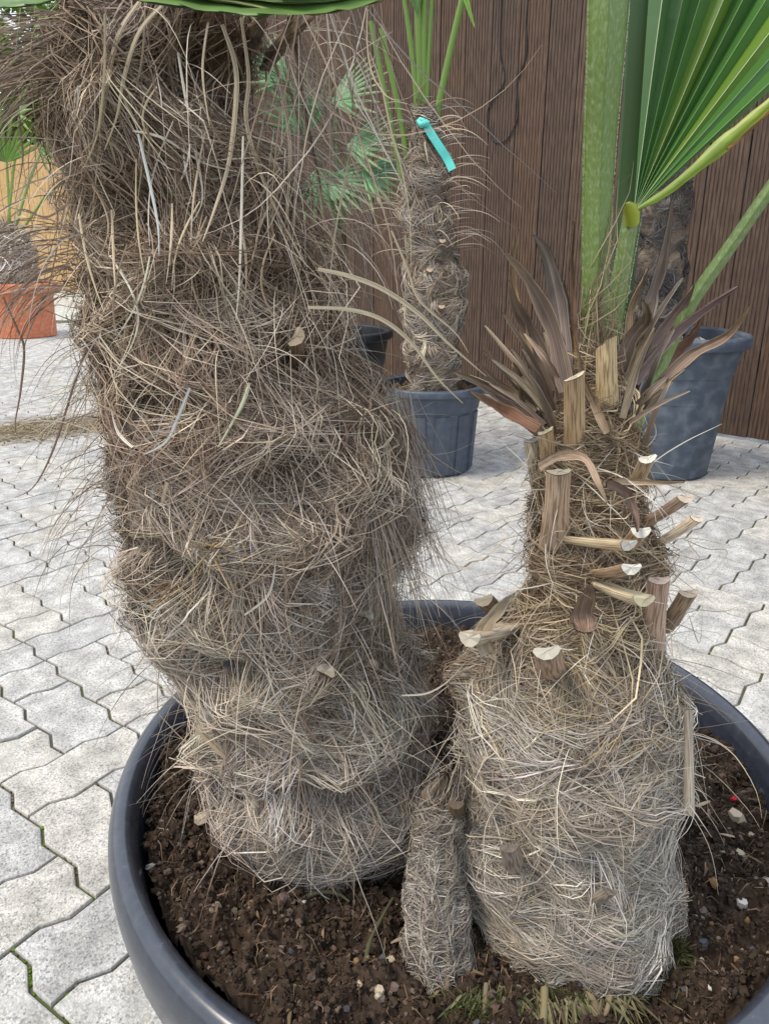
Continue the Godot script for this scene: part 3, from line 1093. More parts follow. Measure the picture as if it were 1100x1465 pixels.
func build_pebbles(nz: FastNoiseLite) -> void:
	# [px, py, size px, colour index, label]
	var cs := [Color(.40, .34, .25), Color(.30, .28, .25), Color(.14, .10, .09), Color(.075, .08, .092), Color(.22, .14, .07), Color(.48, .46, .43)]
	var list := [
		[290, 1193, 24, 0, "cream angular stone on the soil between tub rim and shaggy trunk"],
		[1053, 1171, 26, 0, "tall pale cream stone on the soil behind the clipped trunk"],
		[1075, 1190, 17, 0, "small cream stone beside the tall pale one"],
		[1060, 1215, 18, 0, "rounded yellowish stone on the soil beside the clipped trunk"],
		[1062, 1290, 20, 5, "white angular stone on the dark soil by the clipped trunk"],
		[1096, 1270, 20, 1, "pale grey stone on the soil against the tub wall"],
		[1083, 1365, 30, 1, "large mottled pale stone half sunk in the soil"],
		[1022, 1262, 18, 4, "ochre stone on the soil beside the clipped trunk"],
		[405, 1303, 20, 2, "reddish grey stone below the shaggy trunk"],
		[417, 1293, 15, 1, "beige stone beside the reddish grey one below the shaggy trunk"],
		[360, 1295, 16, 4, "ochre pebble at the foot of the shaggy trunk"],
		[558, 1378, 18, 0, "pale yellow stone on the soil beside the slim fibre shoot"],
		[565, 1418, 20, 2, "rosy grey stone on the soil beside the slim fibre shoot"],
		[543, 1432, 22, 0, "pale yellow flat stone among grit below the two trunks"],
		[1006, 1340, 18, 3, "dark blue grey pebble in the grit by the clipped trunk"],
		[982, 1415, 20, 3, "blue grey pebble below the mossy foot of the clipped trunk"],
		[1005, 1305, 18, 2, "reddish pebble in the grit by the clipped trunk"],
		[218, 1140, 22, 2, "grey brown lump of stone close to the tub wall"],
		[372, 1240, 9, 3, "tiny blue grey pebble beside the shaggy trunk"],
		[315, 1350, 15, 2, "dull reddish pebble in the soil by the tub rim"],
		[1050, 1145, 10, 6, "tiny bright red bead lying on the soil"],
		[510, 1395, 12, 4, "orange brown pebble in the grit below the two trunks"],
	]
	for k in 26:
		var g := [[480 + rng.randf() * 95, 1370 + rng.randf() * 85], [985 + rng.randf() * 110, 1290 + rng.randf() * 165]]
		var q: Array = g[k % 2]
		list.append([q[0], q[1], rng.randf_range(8, 13), rng.randi() % 5, ["small stone in the patch of grit between the two trunks", "small stone in the grit at the foot of the clipped trunk"][k % 2]])
	for e in list:
		var p := onto(e[0], e[1], 0.301)
		if Vector2(p.x - .078, p.z + .688).length() > .312: continue
		p.y = soil_height(p, nz)
		var s: float = e[2] * pixel(p).z / FOCAL * 0.5
		var col: Color = Color(.5, .03, .05) if e[3] == 6 else cs[e[3]]
		var mb := MB.new()
		mb.lump(Vector3.ZERO, Vector3(s, s * .75, s * .85), col, int(e[0] * 7 + e[1]), .24, rng.randf() * 6)
		var o := put("pebble", mb.mesh(), mats.lump, self, p + Vector3(0, s * .3, 0))
		tag(o, e[4], "pebble", "stones on the soil in the tub")

func tufted(t: Trunk, count: int, strands: int, w: float, pal: Array, down: float, tiers: Array, seed_: int, front := true) -> MB:
	var mb := MB.new()
	var nz := FastNoiseLite.new()
	nz.seed = seed_
	nz.frequency = 1.0
	for k in count:
		var th := rng.randf_range(-1.75, 1.75) if front and rng.randf() < .82 else rng.randf() * TAU
		var h := rng.randf_range(t.h0 + .02, t.h1)
		var g := nz.get_noise_3d(sin(th) * 1.6, h * 11, cos(th) * 1.6)
		var g2 := nz.get_noise_3d(sin(th) * 3.1, h * 22 + 40, cos(th) * 3.1)
		var ang := -PI / 2 + g * 2.4 + rng.randfn(0, .35)
		if rng.randf() > down:
			ang = (0.0 if rng.randf() < .5 else PI) + rng.randfn(0, .55)
		var dark := 0.85 + g2 * 0.5
		tuft(mb, t, th, h, ang, strands, rng.randf_range(.004, .012), rng.randf_range(.05, .12), .16, rng.randfn(0, .5), rng.randf_range(.0, .012), rng.randf_range(.0, .008), rng.randf_range(-.002, .006), w, tone(pal, dark))
	for q in tiers.size():
		for k in int(count * .022):
			var th := rng.randf_range(-1.9, 1.9)
			var h: float = tiers[q] + .026 * sin(th + q * 2.3) + rng.randfn(-.008, .012)
			if h > t.h1 or h < t.h0 + .03: continue
			tuft(mb, t, th, h, -PI / 2 + rng.randfn(0, .6), int(strands * 1.1), rng.randf_range(.004, .010), rng.randf_range(.06, .13), .2, rng.randfn(0, .7), rng.randf_range(.0, .006), rng.randf_range(.008, .02), rng.randf_range(.0, .012), w * 1.1, tone(pal, 1.15))
	return mb

func strap(parent: Node, t: Trunk, px: Array, wpx: float, col: Color, off := .02, free := -1.0) -> void:
	var pts := []
	for q in px:
		pts.append(deep(q[0], q[1], free) if free > 0 else hit(t, q[0], q[1], off))
	# even out the depth along the strap
	for rep in 2:
		for i in range(1, pts.size() - 1):
			var m: Vector3 = (pts[i - 1] + pts[i + 1]) / 2
			var zf: float = lerpf(-pts[i].z, -m.z, .6)
			pts[i] = deep(px[i][0], px[i][1], zf)
	var mb := MB.new()
	var sp := smooth_path(pts, 6)
	var w := wpx * .42 * pixel(pts[0]).z / FOCAL
	mb.ribbon(sp, Vector3(.25, .1, 1).normalized(), w, .35, col, .18, .7)
	# a second leaf gives the strap its fold
	mb.ribbon(sp, Vector3(-.8, .1, .6).normalized(), w * .6, -.3, Color(col.r * .8, col.g * .78, col.b * .75), .18, .7)
	put("fibre_strap", mb.mesh(), mats.fibre, parent)

const BROWN := [Color(.18, .128, .092), Color(.26, .195, .143), Color(.12, .084, .06), Color(.40, .335, .26), Color(.22, .166, .126)]
const MIXED := [Color(.26, .205, .158), Color(.35, .29, .225), Color(.17, .128, .098), Color(.44, .38, .305), Color(.32, .29, .26)]
const GREY := [Color(.31, .275, .24), Color(.38, .345, .305), Color(.22, .185, .155), Color(.44, .405, .36), Color(.33, .27, .215)]

func build_left_palm() -> void:
	var rows := [[-70, 40, 340], [0, 65, 360], [100, 88, 378], [200, 98, 390], [300, 110, 422], [400, 135, 475], [500, 138, 518], [600, 148, 560], [700, 186, 584], [800, 196, 580], [900, 222, 580], [1000, 270, 606], [1100, 308, 604], [1200, 345, 598], [1250, 365, 578]]
	var zf := 0.62
	var tiers := []
	for py in [-40, 120, 290, 395, 520, 660, 800, 935, 1060, 1150]: tiers.append(deep(380, py, .53).y)
	var t := make_trunk(rows, zf, .024, tiers, .030, 71)
	keep = []
	for q in [[285, 110, .016, .03], [345, 165, .012, .024], [225, 300, .012, .022], [425, 545, .014, .026], [255, 570, .012, .022], [395, 690, .014, .02], [282, 815, .016, .03], [500, 800, .012, .02], [325, 965, .012, .02], [465, 1000, .013, .02], [345, 1125, .016, .026], [480, 1120, .014, .024], [170, 530, .012, .02], [385, 400, .012, .02], [540, 985, .012, .02]]:
		dent(t, q[0], q[1], q[2] * 1.2, q[3] * 1.4)
	var hollows := keep.duplicate()
	var palm := thing("shaggy_palm", "palm with thick shaggy trunk wrapped in long loose brown fibres", "palm", Vector3.ZERO)
	put("trunk", trunk_mesh(t, Color.WHITE), mats.core, palm)
	var span := t.h1 - t.h0
	keep = hollows
	# sawn leaf bases showing through the fibre
	var sc := Color(.20, .14, .10)
	for s in [[425, 525, 424, 482, 17, .035, Color(.33, .26, .18)], [520, 905, 524, 880, 13, .03, Color(.40, .38, .30)], [462, 985, 466, 960, 16, .03, Color(.36, .31, .23)], [528, 968, 532, 952, 12, .022, Color(.30, .25, .18)],
			[480, 1110, 482, 1082, 16, .026, Color(.22, .18, .14)], [372, 1115, 372, 1078, 15, .022, Color(.20, .17, .14)], [322, 970, 330, 955, 13, .02, Color(.12, .11, .11)], [395, 965, 388, 950, 11, .024, Color(.28, .24, .2)],
			[345, 430, 342, 392, 19, .012, Color(.22, .12, .075)], [395, 690, 392, 660, 20, .012, Color(.22, .12, .075)], [330, 1150, 338, 1130, 18, .016, Color(.14, .13, .14)]]:
		var p0 := hit(t, s[0], s[1], -.006)
		var p1 := hit(t, s[2], s[3], s[5])
		keep.append([p0 + (p1 - p0) * .3, p1 + (p1 - p0) * .3 - Vector3(0, .004, 0), s[4] * .00065])
		stub(palm, p0, p1, s[4] * .00058, s[4] * .0005, .006, Vector3(0, .6, 1), sc, s[6], Vector3(0, 0, .3), .4)
	# three coats, [from, to, palette, tufts, share of tufts that hang down]: brown on the young upper trunk, mixed, weathered grey at the old foot
	var zones := [[.62, 1.0, BROWN, 760, {"share_hanging": .86}], [.30, .68, MIXED, 820, {"share_hanging": .82}], [.0, .36, GREY, 780, {"share_hanging": .42}]]
	for zi in 3:
		var z: Array = zones[zi]
		var sub := Trunk.new()
		sub.h0 = t.h0; sub.h1 = t.h1; sub.cx = t.cx; sub.cz = t.cz; sub.rad = t.rad
		var mb := MB.new()
		var nz := FastNoiseLite.new()
		nz.seed = 5; nz.frequency = 1.0
		var a0: float = t.h0 + span * z[0]
		var a1: float = t.h0 + span * z[1]
		for k in z[3]:
			var th := rng.randf_range(-1.65, 1.65) if rng.randf() < .88 else rng.randf() * TAU
			var h := rng.randf_range(a0, a1)
			var g := nz.get_noise_3d(sin(th) * 1.7, h * 9, cos(th) * 1.7)
			var g2 := nz.get_noise_3d(sin(th) * 3.1, h * 20 + 40, cos(th) * 3.1)
			var ang := -PI / 2 + g * 2.2 + rng.randfn(0, .32)
			if rng.randf() > z[4].share_hanging: ang = (0.0 if rng.randf() < .5 else PI) + rng.randfn(0, .5)
			if t.r(th, h) - t.base[int(t.hi(h))] < -.006 and rng.randf() < .75: continue
			tuft(mb, t, th, h, ang, 30, rng.randf_range(.002, .009), rng.randf_range(.06, .16), .10, rng.randfn(0, 1.0), rng.randf_range(.0, .013), rng.randf_range(.0, .009), rng.randf_range(-.003, .008), .00029, tone(z[2], 1.0 + g2 * .5))
		for q in tiers.size():
			if tiers[q] < a0 or tiers[q] > a1: continue
			for k in 62:
				var th := rng.randf_range(-1.9, 1.9)
				var h: float = tiers[q] + .026 * sin(th + q * 2.3) + rng.randfn(-.008, .012)
				tuft(mb, t, th, h, -PI / 2 + rng.randfn(0, .5), 25, rng.randf_range(.002, .008), rng.randf_range(.08, .18), .10, rng.randfn(0, .9), rng.randf_range(.0, .006), rng.randf_range(.008, .022), rng.randf_range(.0, .014), .00034, tone(z[2], 1.25))
		var f := put("fibre", mb.mesh(), mats.fibre, palm)
		tag(f, ["brown hanging fibre of the upper trunk", "tan tangled fibre of the middle trunk", "grey matted fibre round the foot of the trunk"][zi], "", "", "stuff")
	# loose hairs standing out from the trunk
	var lo := MB.new()
	for k in 560:
		var th := rng.randf_range(-2.0, 2.0)
		var h := rng.randf_range(t.h0 + span * .18, t.h1)
		var p := t.pos(th, h, .01)
		var out := Vector3(sin(th), 0, cos(th))
		var tang := Vector3(cos(th), 0, -sin(th)) * rng.randfn(0, .6)
		wisp(lo, p, out * .7 + tang + Vector3(0, rng.randfn(.1, .5), 0), rng.randf_range(.04, .13), rng.randf_range(.5, 2.2), rng.randfn(0, .6), rng.randf_range(.0002, .0004), tone(MIXED, 1.0), 9)
	# brush of hairs sweeping out at the upper left
	for k in 210:
		var p := hit(t, rng.randf_range(70, 150), rng.randf_range(20, 130), .004)
		wisp(lo, p, Vector3(-1, rng.randfn(.1, .18), rng.randfn(.2, .25)), rng.randf_range(.05, .13), rng.randf_range(.6, 1.5), rng.randfn(0, .25), .00035, tone(BROWN, .9), 9)
	for k in 55:
		var p := hit(t, rng.randf_range(95, 150), rng.randf_range(330, 430), .004)
		wisp(lo, p, Vector3(-1, rng.randfn(.35, .25), rng.randfn(.3, .3)), rng.randf_range(.06, .15), rng.randf_range(1.2, 2.6), rng.randfn(0, .4), .00035, tone(BROWN, 1.1), 12)
	for k in 80:
		var p := hit(t, rng.randf_range(130, 185), rng.randf_range(480, 800), .004)
		wisp(lo, p, Vector3(-1, rng.randfn(-.2, .4), rng.randfn(.2, .3)), rng.randf_range(.04, .11), rng.randf_range(1.2, 3.0), rng.randfn(0, .4), .0003, tone(MIXED, 1.0), 11)
	# curtain of straw coloured hairs hanging at the right of the crown
	for k in 50:
		var p := deep(rng.randf_range(400, 550), rng.randf_range(-60, 90), rng.randf_range(.52, .64))
		wisp(lo, p, Vector3(rng.randfn(.25, .35), -1, rng.randfn(0, .2)), rng.randf_range(.08, .24), rng.randf_range(.1, .6), rng.randfn(0, .6), rng.randf_range(.0002, .0006), tone(MIXED, 1.0), 12)
	for k in 190:
		var p := hit(t, rng.randf_range(360, 450), rng.randf_range(30, 400), .004)
		wisp(lo, p, Vector3(rng.randf_range(.3, 1.2), rng.randfn(-.1, .5), rng.randfn(.2, .3)), rng.randf_range(.05, .14), rng.randf_range(1.0, 2.6), rng.randfn(0, .8), .0003, tone(MIXED, .9), 11)
	for k in 430:
		var p := hit(t, rng.randf_range(520, 585), rng.randf_range(540, 720), .006)
		wisp(lo, p, Vector3(rng.randf_range(.0, .5), -1, rng.randfn(.2, .2)), rng.randf_range(.06, .15), .4, rng.randfn(0, .3), .0003, tone(MIXED, 1.0), 11)
	tag(put("loose_fibre", lo.mesh(), mats.fibre, palm), "fine loose hairs standing out from the shaggy trunk", "", "", "stuff")
	# broad fibre straps that can be picked out
	var tan_ := Color(.47, .39, .28)
	var pale := Color(.58, .54, .46)
	var cold := Color(.46, .48, .47)
	for s in [
		[[[200, 2], [170, 50], [152, 130], [142, 215], [133, 300]], 8, tan_], [[[238, 2], [200, 45], [178, 110], [168, 165], [150, 215]], 7, tan_],
		[[[255, 75], [264, 130], [280, 215], [290, 285], [270, 325]], 4.5, pale], [[[198, 192], [213, 255], [226, 320], [228, 365]], 5, cold],
		[[[190, 187], [235, 198], [290, 232], [340, 246]], 4, pale], [[[318, 35], [337, 95], [337, 155], [327, 235], [307, 300], [290, 346]], 8.5, tan_],
		[[[345, 25], [356, 110], [352, 170], [370, 240], [400, 310], [440, 382]], 7, tan_], [[[348, 195], [346, 290], [343, 395], [338, 458]], 4.5, pale],
		[[[385, 65], [404, 130], [415, 215], [412, 320], [432, 372]], 6, tan_], [[[150, 20], [150, 100], [140, 190], [120, 240]], 5, tan_],
		[[[420, 35], [428, 110], [444, 200], [458, 265], [466, 330]], 8, Color(.16, .11, .085)], [[[272, 555], [256, 595], [238, 632], [207, 650]], 6, cold],
		[[[357, 548], [345, 582], [312, 640]], 6.5, Color(.40, .41, .29)], [[[240, 690], [232, 730], [237, 800]], 7, tan_],
		[[[190, 640], [170, 620], [160, 590]], 5, pale], [[[300, 20], [290, 100], [300, 180]], 4, tan_],
		[[[160, 300], [163, 370], [165, 410]], 4, tan_], [[[455, 250], [485, 262], [540, 280], [575, 300]], 5, tan_],
		[[[280, 1040], [310, 1070], [345, 1105], [370, 1155]], 13, Color(.28, .22, .155)], [[[350, 880], [385, 850], [395, 800]], 5, pale],
	]: strap(palm, t, s[0], s[1], s[2], .034)
	for k in 46:
		var x := rng.randf_range(95, 430)
		var y := rng.randf_range(-10, 380)
		var line := []
		var dx := rng.randfn(0, 14)
		var bow := rng.randfn(0, 18)
		var len := rng.randf_range(70, 230)
		for i in 5:
			var f := i / 4.0
			line.append([x + dx * f * 2 + bow * sin(PI * f), y + len * f])
		strap(palm, t, line, rng.randf_range(2.2, 4.2), tone([tan_, pale, tan_, Color(.30, .23, .16)], 1.0), rng.randf_range(.024, .036))
	strap(palm, t, [[455, 385], [500, 395], [550, 415], [600, 450], [640, 490], [695, 538]], 8, Color(.46, .40, .29), .02, .53)
	strap(palm, t, [[440, 440], [500, 443], [548, 458], [590, 492], [625, 540], [662, 577]], 7, Color(.46, .40, .29), .02, .52)
	strap(palm, t, [[560, 330], [583, 385], [600, 430], [650, 475], [670, 505]], 4, tan_, .02, .54)
	strap(palm, t, [[575, 995], [610, 992], [640, 975], [668, 945]], 4.5, pale, .02, .52)
	strap(palm, t, [[128, 488], [108, 545], [78, 640], [50, 695], [22, 712]], 4, Color(.17, .11, .08), .02, .56)
	strap(palm, t, [[112, 395], [95, 382], [60, 390], [30, 415], [5, 455]], 4.5, Color(.17, .12, .085), .02, .58)
	strap(palm, t, [[5, 425], [25, 470], [35, 500], [30, 560], [22, 610], [30, 630]], 4.5, Color(.18, .12, .09), .02, .58)
	strap(palm, t, [[108, 420], [80, 415], [55, 445], [37, 490], [34, 520]], 4, Color(.24, .18, .13), .02, .58)
	strap(palm, t, [[25, 130], [30, 190], [33, 230], [22, 290]], 4, Color(.2, .14, .1), .02, .58)
	strap(palm, t, [[122, 270], [70, 310], [30, 300], [0, 330]], 4, Color(.22, .16, .12), .02, .58)
	# bracts
	blade("bract", palm, [hit(t, 225, 640, .004), hit(t, 200, 605, .018), hit(t, 165, 580, .016)], .009, Vector3(.2, .4, 1), Color(.27, .20, .16), Color(.3, .24, .2), mats.blade)
	blade("bract", palm, [hit(t, 345, 1160, .002), hit(t, 330, 1125, .016), hit(t, 322, 1095, .014)], .012, Vector3(-.2, .2, 1), Color(.13, .12, .125), Color(.24, .23, .23), mats.blade)
	blade("bract", palm, [hit(t, 540, 1200, .01), hit(t, 565, 1190, .022), hit(t, 592, 1165, .03)], .011, Vector3(-.1, .6, 1), Color(.17, .165, .17), Color(.25, .24, .24), mats.blade)
	# dead flower stalks in a hollow, a starburst of straw
	for c in [[298, 785, 44], [250, 838, 60]]:
		for k in c[2]:
			var mb := MB.new()
			var a := rng.randf() * TAU
			var p0 := hit(t, c[0] + rng.randfn(0, 7), c[1] + rng.randfn(0, 5), .012)
			var e := Vector3(cos(a), sin(a) - (.9 if c[0] < 270 else .1), .8).normalized()
			mb.tube([p0, p0 + e * .008, p0 + e * rng.randf_range(.012, .03)], [.0007, .0006, .0003], 4, tone([Color(.34, .24, .13), Color(.24, .16, .085), Color(.42, .33, .2)], 1))
			put("dead_stalk", mb.mesh(), mats.fibre, palm)
	# crown: leaf segments just above, and brown stalks between them
	var gr := Color(.085, .17, .04)
	blade("leaf", palm, [deep(160, -22, .47), deep(300, -12, .45), deep(430, -2, .44), deep(520, -10, .45), deep(600, -30, .47)], .017, Vector3(.05, .55, .85), gr, Color(.12, .2, .05), mats.green, .5, .25)
	for k in 5:
		blade("leaf", palm, [deep(150, -38 - k * 7, .465), deep(300, -13 - k * 5, .447), deep(430, -1 - k * 5, .437), deep(515, -9 - k * 6, .447), deep(600, -34 - k * 8, .467)], .0042, Vector3(.05, .5 + .2 * (k % 2), .85 - .5 * (k % 2)), Color(.075, .16, .035) if k % 2 else Color(.11, .20, .05), Color(.15, .21, .06), mats.green, .5, .6)
	blade("leaf", palm, [deep(190, -30, .46), deep(320, -6, .445), deep(430, 12, .44), deep(500, 8, .445), deep(552, -4, .45)], .0075, Vector3(.05, .75, .6), Color(.14, .22, .07), Color(.25, .20, .09), mats.green, .4, .2)
	blade("leaf", palm, [deep(-90, -20, .47), deep(0, -2, .46), deep(60, -4, .46), deep(130, -20, .47)], .008, Vector3(0, .6, .8), gr, Color(.12, .2, .05), mats.green, .5, .25)
	for s in [[380, 90, 470, -20, 11], [360, 70, 380, -30, 14], [420, 60, 425, -30, 9], [300, 60, 290, -40, 14], [150, 40, 120, -50, 14], [220, 40, 215, -50, 15]]:
		shaft("petiole", palm, [hit(t, s[0], s[1], -.01), deep((s[0] + s[2]) / 2.0, (s[1] + s[3]) / 2.0, .56), deep(s[2], s[3], .57)], s[4] * .0006, s[4] * .0005, .006, Vector3(0, .2, 1), mats.blade, Color(.17, .115, .07))

func build_right_palm() -> void:
	var rows := [[530, 820, 880], [555, 790, 908], [590, 774, 922], [630, 764, 930], [700, 754, 924], [760, 747, 934], [800, 742, 944], [850, 736, 950], [885, 710, 954], [925, 674, 960], [960, 650, 968], [1000, 648, 972], [1100, 652, 974], [1200, 652, 968], [1300, 656, 970], [1360, 668, 960], [1400, 690, 940]]
	var zf := 0.526
	var tiers := []
	for py in [600, 690, 790, 905, 985, 1060, 1140, 1245]: tiers.append(deep(820, py, .45).y)
	var t := make_trunk(rows, zf, .018, tiers, .014, 37)
	var palm := thing("clipped_palm", "palm with clipped leaf stubs, green fan leaf and grey matted fibre foot", "palm", Vector3.ZERO)
	put("trunk", trunk_mesh(t, Color.WHITE), mats.core, palm)
	var span := t.h1 - t.h0
	keep = []
	# sawn leaf stubs: [base px, base py, end px, end py, width px base, end, toward the viewer (m), colour, cut colour]
	var wood := Color(.34, .25, .155)
	var grey := Color(.36, .32, .265)
	var red := Color(.27, .185, .135)
	var white := Color(.62, .59, .52)
	var cream := Color(.55, .47, .34)
	for s in [
		[822, 645, 821, 540, 30, 26, .0, wood, cream, Vector3(.4, 0, .5)], [868, 580, 867, 490, 30, 26, -.005, Color(.42, .33, .2), cream, Vector3(.5, 0, .6)],
		[786, 680, 780, 617, 22, 20, .0, wood, Color(.40, .36, .25), Vector3(.3, 0, .5)], [793, 785, 799, 675, 42, 30, .012, Color(.33, .25, .19), Color(.30, .27, .2), Vector3(0, 0, .4)],
		[790, 765, 898, 778, 28, 24, .03, Color(.46, .39, .27), white, Vector3(.1, .5, 0)], [850, 818, 902, 812, 24, 24, .03, Color(.28, .2, .13), white, Vector3(0, .6, .3)],
		[850, 832, 920, 857, 24, 25, .035, Color(.42, .37, .27), Color(.46, .41, .28), Vector3(.2, .2, 0)], [905, 700, 926, 656, 22, 20, .01, Color(.36, .28, .19), white, Vector3(.6, .2, .4)],
		[915, 752, 980, 712, 24, 20, .0, Color(.33, .25, .2), Color(.5, .42, .34), Vector3(.2, 0, .2)], [945, 775, 996, 741, 22, 20, -.01, Color(.55, .47, .37), Color(.58, .5, .4), Vector3(.3, 0, .2)],
		[895, 785, 916, 760, 26, 24, .02, Color(.36, .27, .19), white, Vector3(0, .5, .5)], [930, 930, 943, 830, 36, 26, .004, Color(.33, .24, .2), Color(.4, .32, .26), Vector3(0, 0, .3)],
		[950, 900, 985, 848, 30, 24, -.01, Color(.22, .165, .12), Color(.33, .28, .22), Vector3(.2, 0, .2)], [735, 895, 672, 912, 38, 32, .012, grey, Color(.40, .36, .29), Vector3(-.1, 0, .2)],
		[715, 880, 692, 858, 30, 26, .0, Color(.17, .13, .10), Color(.26, .22, .17), Vector3(0, 0, .3)], [790, 965, 782, 932, 42, 34, .02, Color(.26, .19, .14), Color(.40, .38, .32), Vector3(0, 0, .5)],
		[772, 705, 760, 630, 22, 20, -.012, grey, Color(.5, .46, .38), Vector3(0, 0, .3)], [985, 1165, 984, 1015, 15, 11, -.022, Color(.27, .245, .21), Color(.3, .28, .24), Vector3(0, 0, .2)],
		[738, 1245, 728, 1212, 34, 26, .0, Color(.22, .19, .165), Color(.17, .14, .12), Vector3(0, 0, .8)], [848, 1290, 872, 1275, 22, 18, -.004, Color(.19, .165, .14), Color(.14, .12, .10), Vector3(0, 0, .6)],
		[655, 1185, 652, 1150, 22, 20, .01, Color(.12, .085, .055), Color(.10, .07, .045), Vector3(0, 0, .4)],
	]:
		var p0 := hit(t, s[0], s[1], .002)
		var b := hit(t, s[0], s[1], .018)
		var flat: bool = absf(s[2] - s[0]) > 30
		var p1 := deep(s[2], s[3], -b.z - s[6] - (.022 if flat else .010))
		keep.append([p0.lerp(p1, .15), p1, s[4] * .0005])
		var k := pixel(b).z / FOCAL * .5
		stub(palm, p0, p1, s[4] * k * 1.12, s[5] * k * 1.1, s[5] * k * .85, Vector3(.15, -.05, -1) if absf(s[2] - s[0]) < 30 else Vector3(0, 1, -.35), Color(s[7].r * 1.55, s[7].g * 1.54, s[7].b * 1.52), s[8], s[9], .15)

	var nz := FastNoiseLite.new()
	nz.seed = 15; nz.frequency = 1.0
	var grey2 := [Color(.34, .30, .255), Color(.42, .38, .33), Color(.25, .21, .17), Color(.49, .45, .40), Color(.35, .29, .225)]
	var top := [Color(.26, .195, .13), Color(.34, .265, .175), Color(.18, .13, .088), Color(.40, .325, .225)]
	var zones := [[.60, 1.0, top, 560, {"share_hanging": .35}], [.22, .66, grey2, 930, {"share_hanging": .30}], [.0, .30, grey2, 240, {"share_hanging": .10}]]
	for zi in 3:
		var z: Array = zones[zi]
		var mb := MB.new()
		var a0: float = t.h0 + span * z[0]
		var a1: float = t.h0 + span * z[1]
		for k in z[3]:
			var th := rng.randf_range(-1.65, 1.65) if rng.randf() < .88 else rng.randf() * TAU
			var h := rng.randf_range(a0, a1)
			var g := nz.get_noise_3d(sin(th) * 1.7, h * 11, cos(th) * 1.7)
			var g2 := nz.get_noise_3d(sin(th) * 3.1, h * 24 + 40, cos(th) * 3.1)
			var ang := (-.35 if rng.randf() < .5 else PI + .35) + g * 1.4 + rng.randfn(0, .45)
			if rng.randf() < z[4].share_hanging: ang = -PI / 2 + g * 1.6 + rng.randfn(0, .5)
			tuft(mb, t, th, h, ang, 24, rng.randf_range(.002, .009), rng.randf_range(.05, .14), .11, rng.randfn(0, 1.0), rng.randf_range(.0, .008), rng.randf_range(.0, .005), rng.randf_range(-.003, .002), .00031, tone(z[2], .95 + g2 * .45))
		for q in tiers.size():
			if tiers[q] < a0 or tiers[q] > a1 or zi == 2: continue
			for k in 26:
				var th := rng.randf_range(-1.9, 1.9)
				var h: float = tiers[q] + .026 * sin(th + q * 2.3) + rng.randfn(-.008, .01)
				tuft(mb, t, th, h, (-.6 if rng.randf() < .5 else PI + .6) + rng.randfn(0, .6), 20, rng.randf_range(.002, .007), rng.randf_range(.05, .12), .16, rng.randfn(0, 1.0), rng.randf_range(.0, .005), rng.randf_range(.005, .013), rng.randf_range(-.002, .004), .00033, tone(z[2], 1.15))
		if zi == 2:
			# sacking-like weave round the foot: two families of crossing threads
			for fam in 2:
				for k in 5200:
					var th := rng.randf_range(-2.0, 2.0)
					var h := rng.randf_range(t.h0 + .006, a1 + .03)
					var ang := (.55 if fam == 0 else PI - .62) + rng.randfn(0, .10) + .35 * sin(th * 1.5 + h * 30)
					tuft(mb, t, th, h, ang, 2, .0016, rng.randf_range(.05, .12), .05, rng.randfn(0, .12), rng.randf_range(.001, .008), 0.0, 0.0, .00033, tone(grey2, 1.0), 8)
		tag(put("fibre", mb.mesh(), mats.fibre, palm), ["tan fibre between the leaf stubs", "tangled straw grey fibre round the trunk", "grey fibre woven like sacking round the foot"][zi], "", "", "stuff")
	var lo := MB.new()
	for k in 260:
		var th := rng.randf_range(-2.0, 2.0)
		var h := rng.randf_range(t.h0 + span * .45, t.h0 + span * .93)
		var out := Vector3(sin(th), 0, cos(th))
		wisp(lo, t.pos(th, h, .008), out * .6 + Vector3(cos(th), 0, -sin(th)) * rng.randfn(0, .9) + Vector3(0, rng.randfn(0, .5), 0), rng.randf_range(.03, .09), rng.randf_range(.5, 2.0), rng.randfn(0, 1.6), rng.randf_range(.0002, .00036), tone(grey2, 1.1), 10)
	for s in [[[975, 770], [1010, 785], [1040, 790], [1010, 830]], [[985, 880], [1000, 920], [1005, 860]], [[760, 640], [745, 670], [700, 690], [660, 710]], [[735, 760], [690, 800], [640, 820], [560, 838]], [[930, 590], [938, 620], [925, 640]], [[960, 790], [1000, 800], [985, 770], [1060, 785]], [[980, 870], [1030, 875], [1055, 868]]]:
		var pts := []
		for q in s: pts.append(deep(q[0], q[1], .50))
		lo.ribbon(smooth_path(pts, 6), Vector3(0, .2, 1), .0004, .5, Color(.42, .36, .27))
	tag(put("loose_fibre", lo.mesh(), mats.fibre, palm), "fine curled hairs around the clipped trunk", "", "", "stuff")

	# slim fibre-wrapped shoot between the two trunks
	var srow := [[1105, 632, 650], [1130, 608, 655], [1160, 597, 660], [1210, 590, 660], [1300, 588, 666], [1360, 604, 690], [1400, 628, 718]]
	keep = []
	var s2 := make_trunk(srow, .507, .006, [], .0, 77, .02)
	for i in s2.nh:
		var f := 1.0 - float(i) / (s2.nh - 1)
		s2.cz[i] += .065 * f
		s2.cx[i] *= 1.0 - .10 * f
	var shoot := put("side_shoot", trunk_mesh(s2, Color.WHITE), mats.core, palm)
	var smb := MB.new()
	for fam in 2:
		for k in 2300:
			var th := rng.randf_range(-2.2, 2.2)
			var h := rng.randf_range(s2.h0 + .005, s2.h1 - .03)
			var ang := (.75 if fam == 0 else PI - .3) + rng.randfn(0, .16)
			if rng.randf() < .25: ang = -PI / 2 + rng.randfn(0, .25)
			tuft(smb, s2, th, h, ang, 2, .0014, rng.randf_range(.02, .055), .08, rng.randfn(0, .3), rng.randf_range(.001, .007), 0.0, .001, .00034, tone(GREY, 1.0), 7)
	tag(put("fibre", smb.mesh(), mats.fibre, shoot), "", "", "", "stuff")

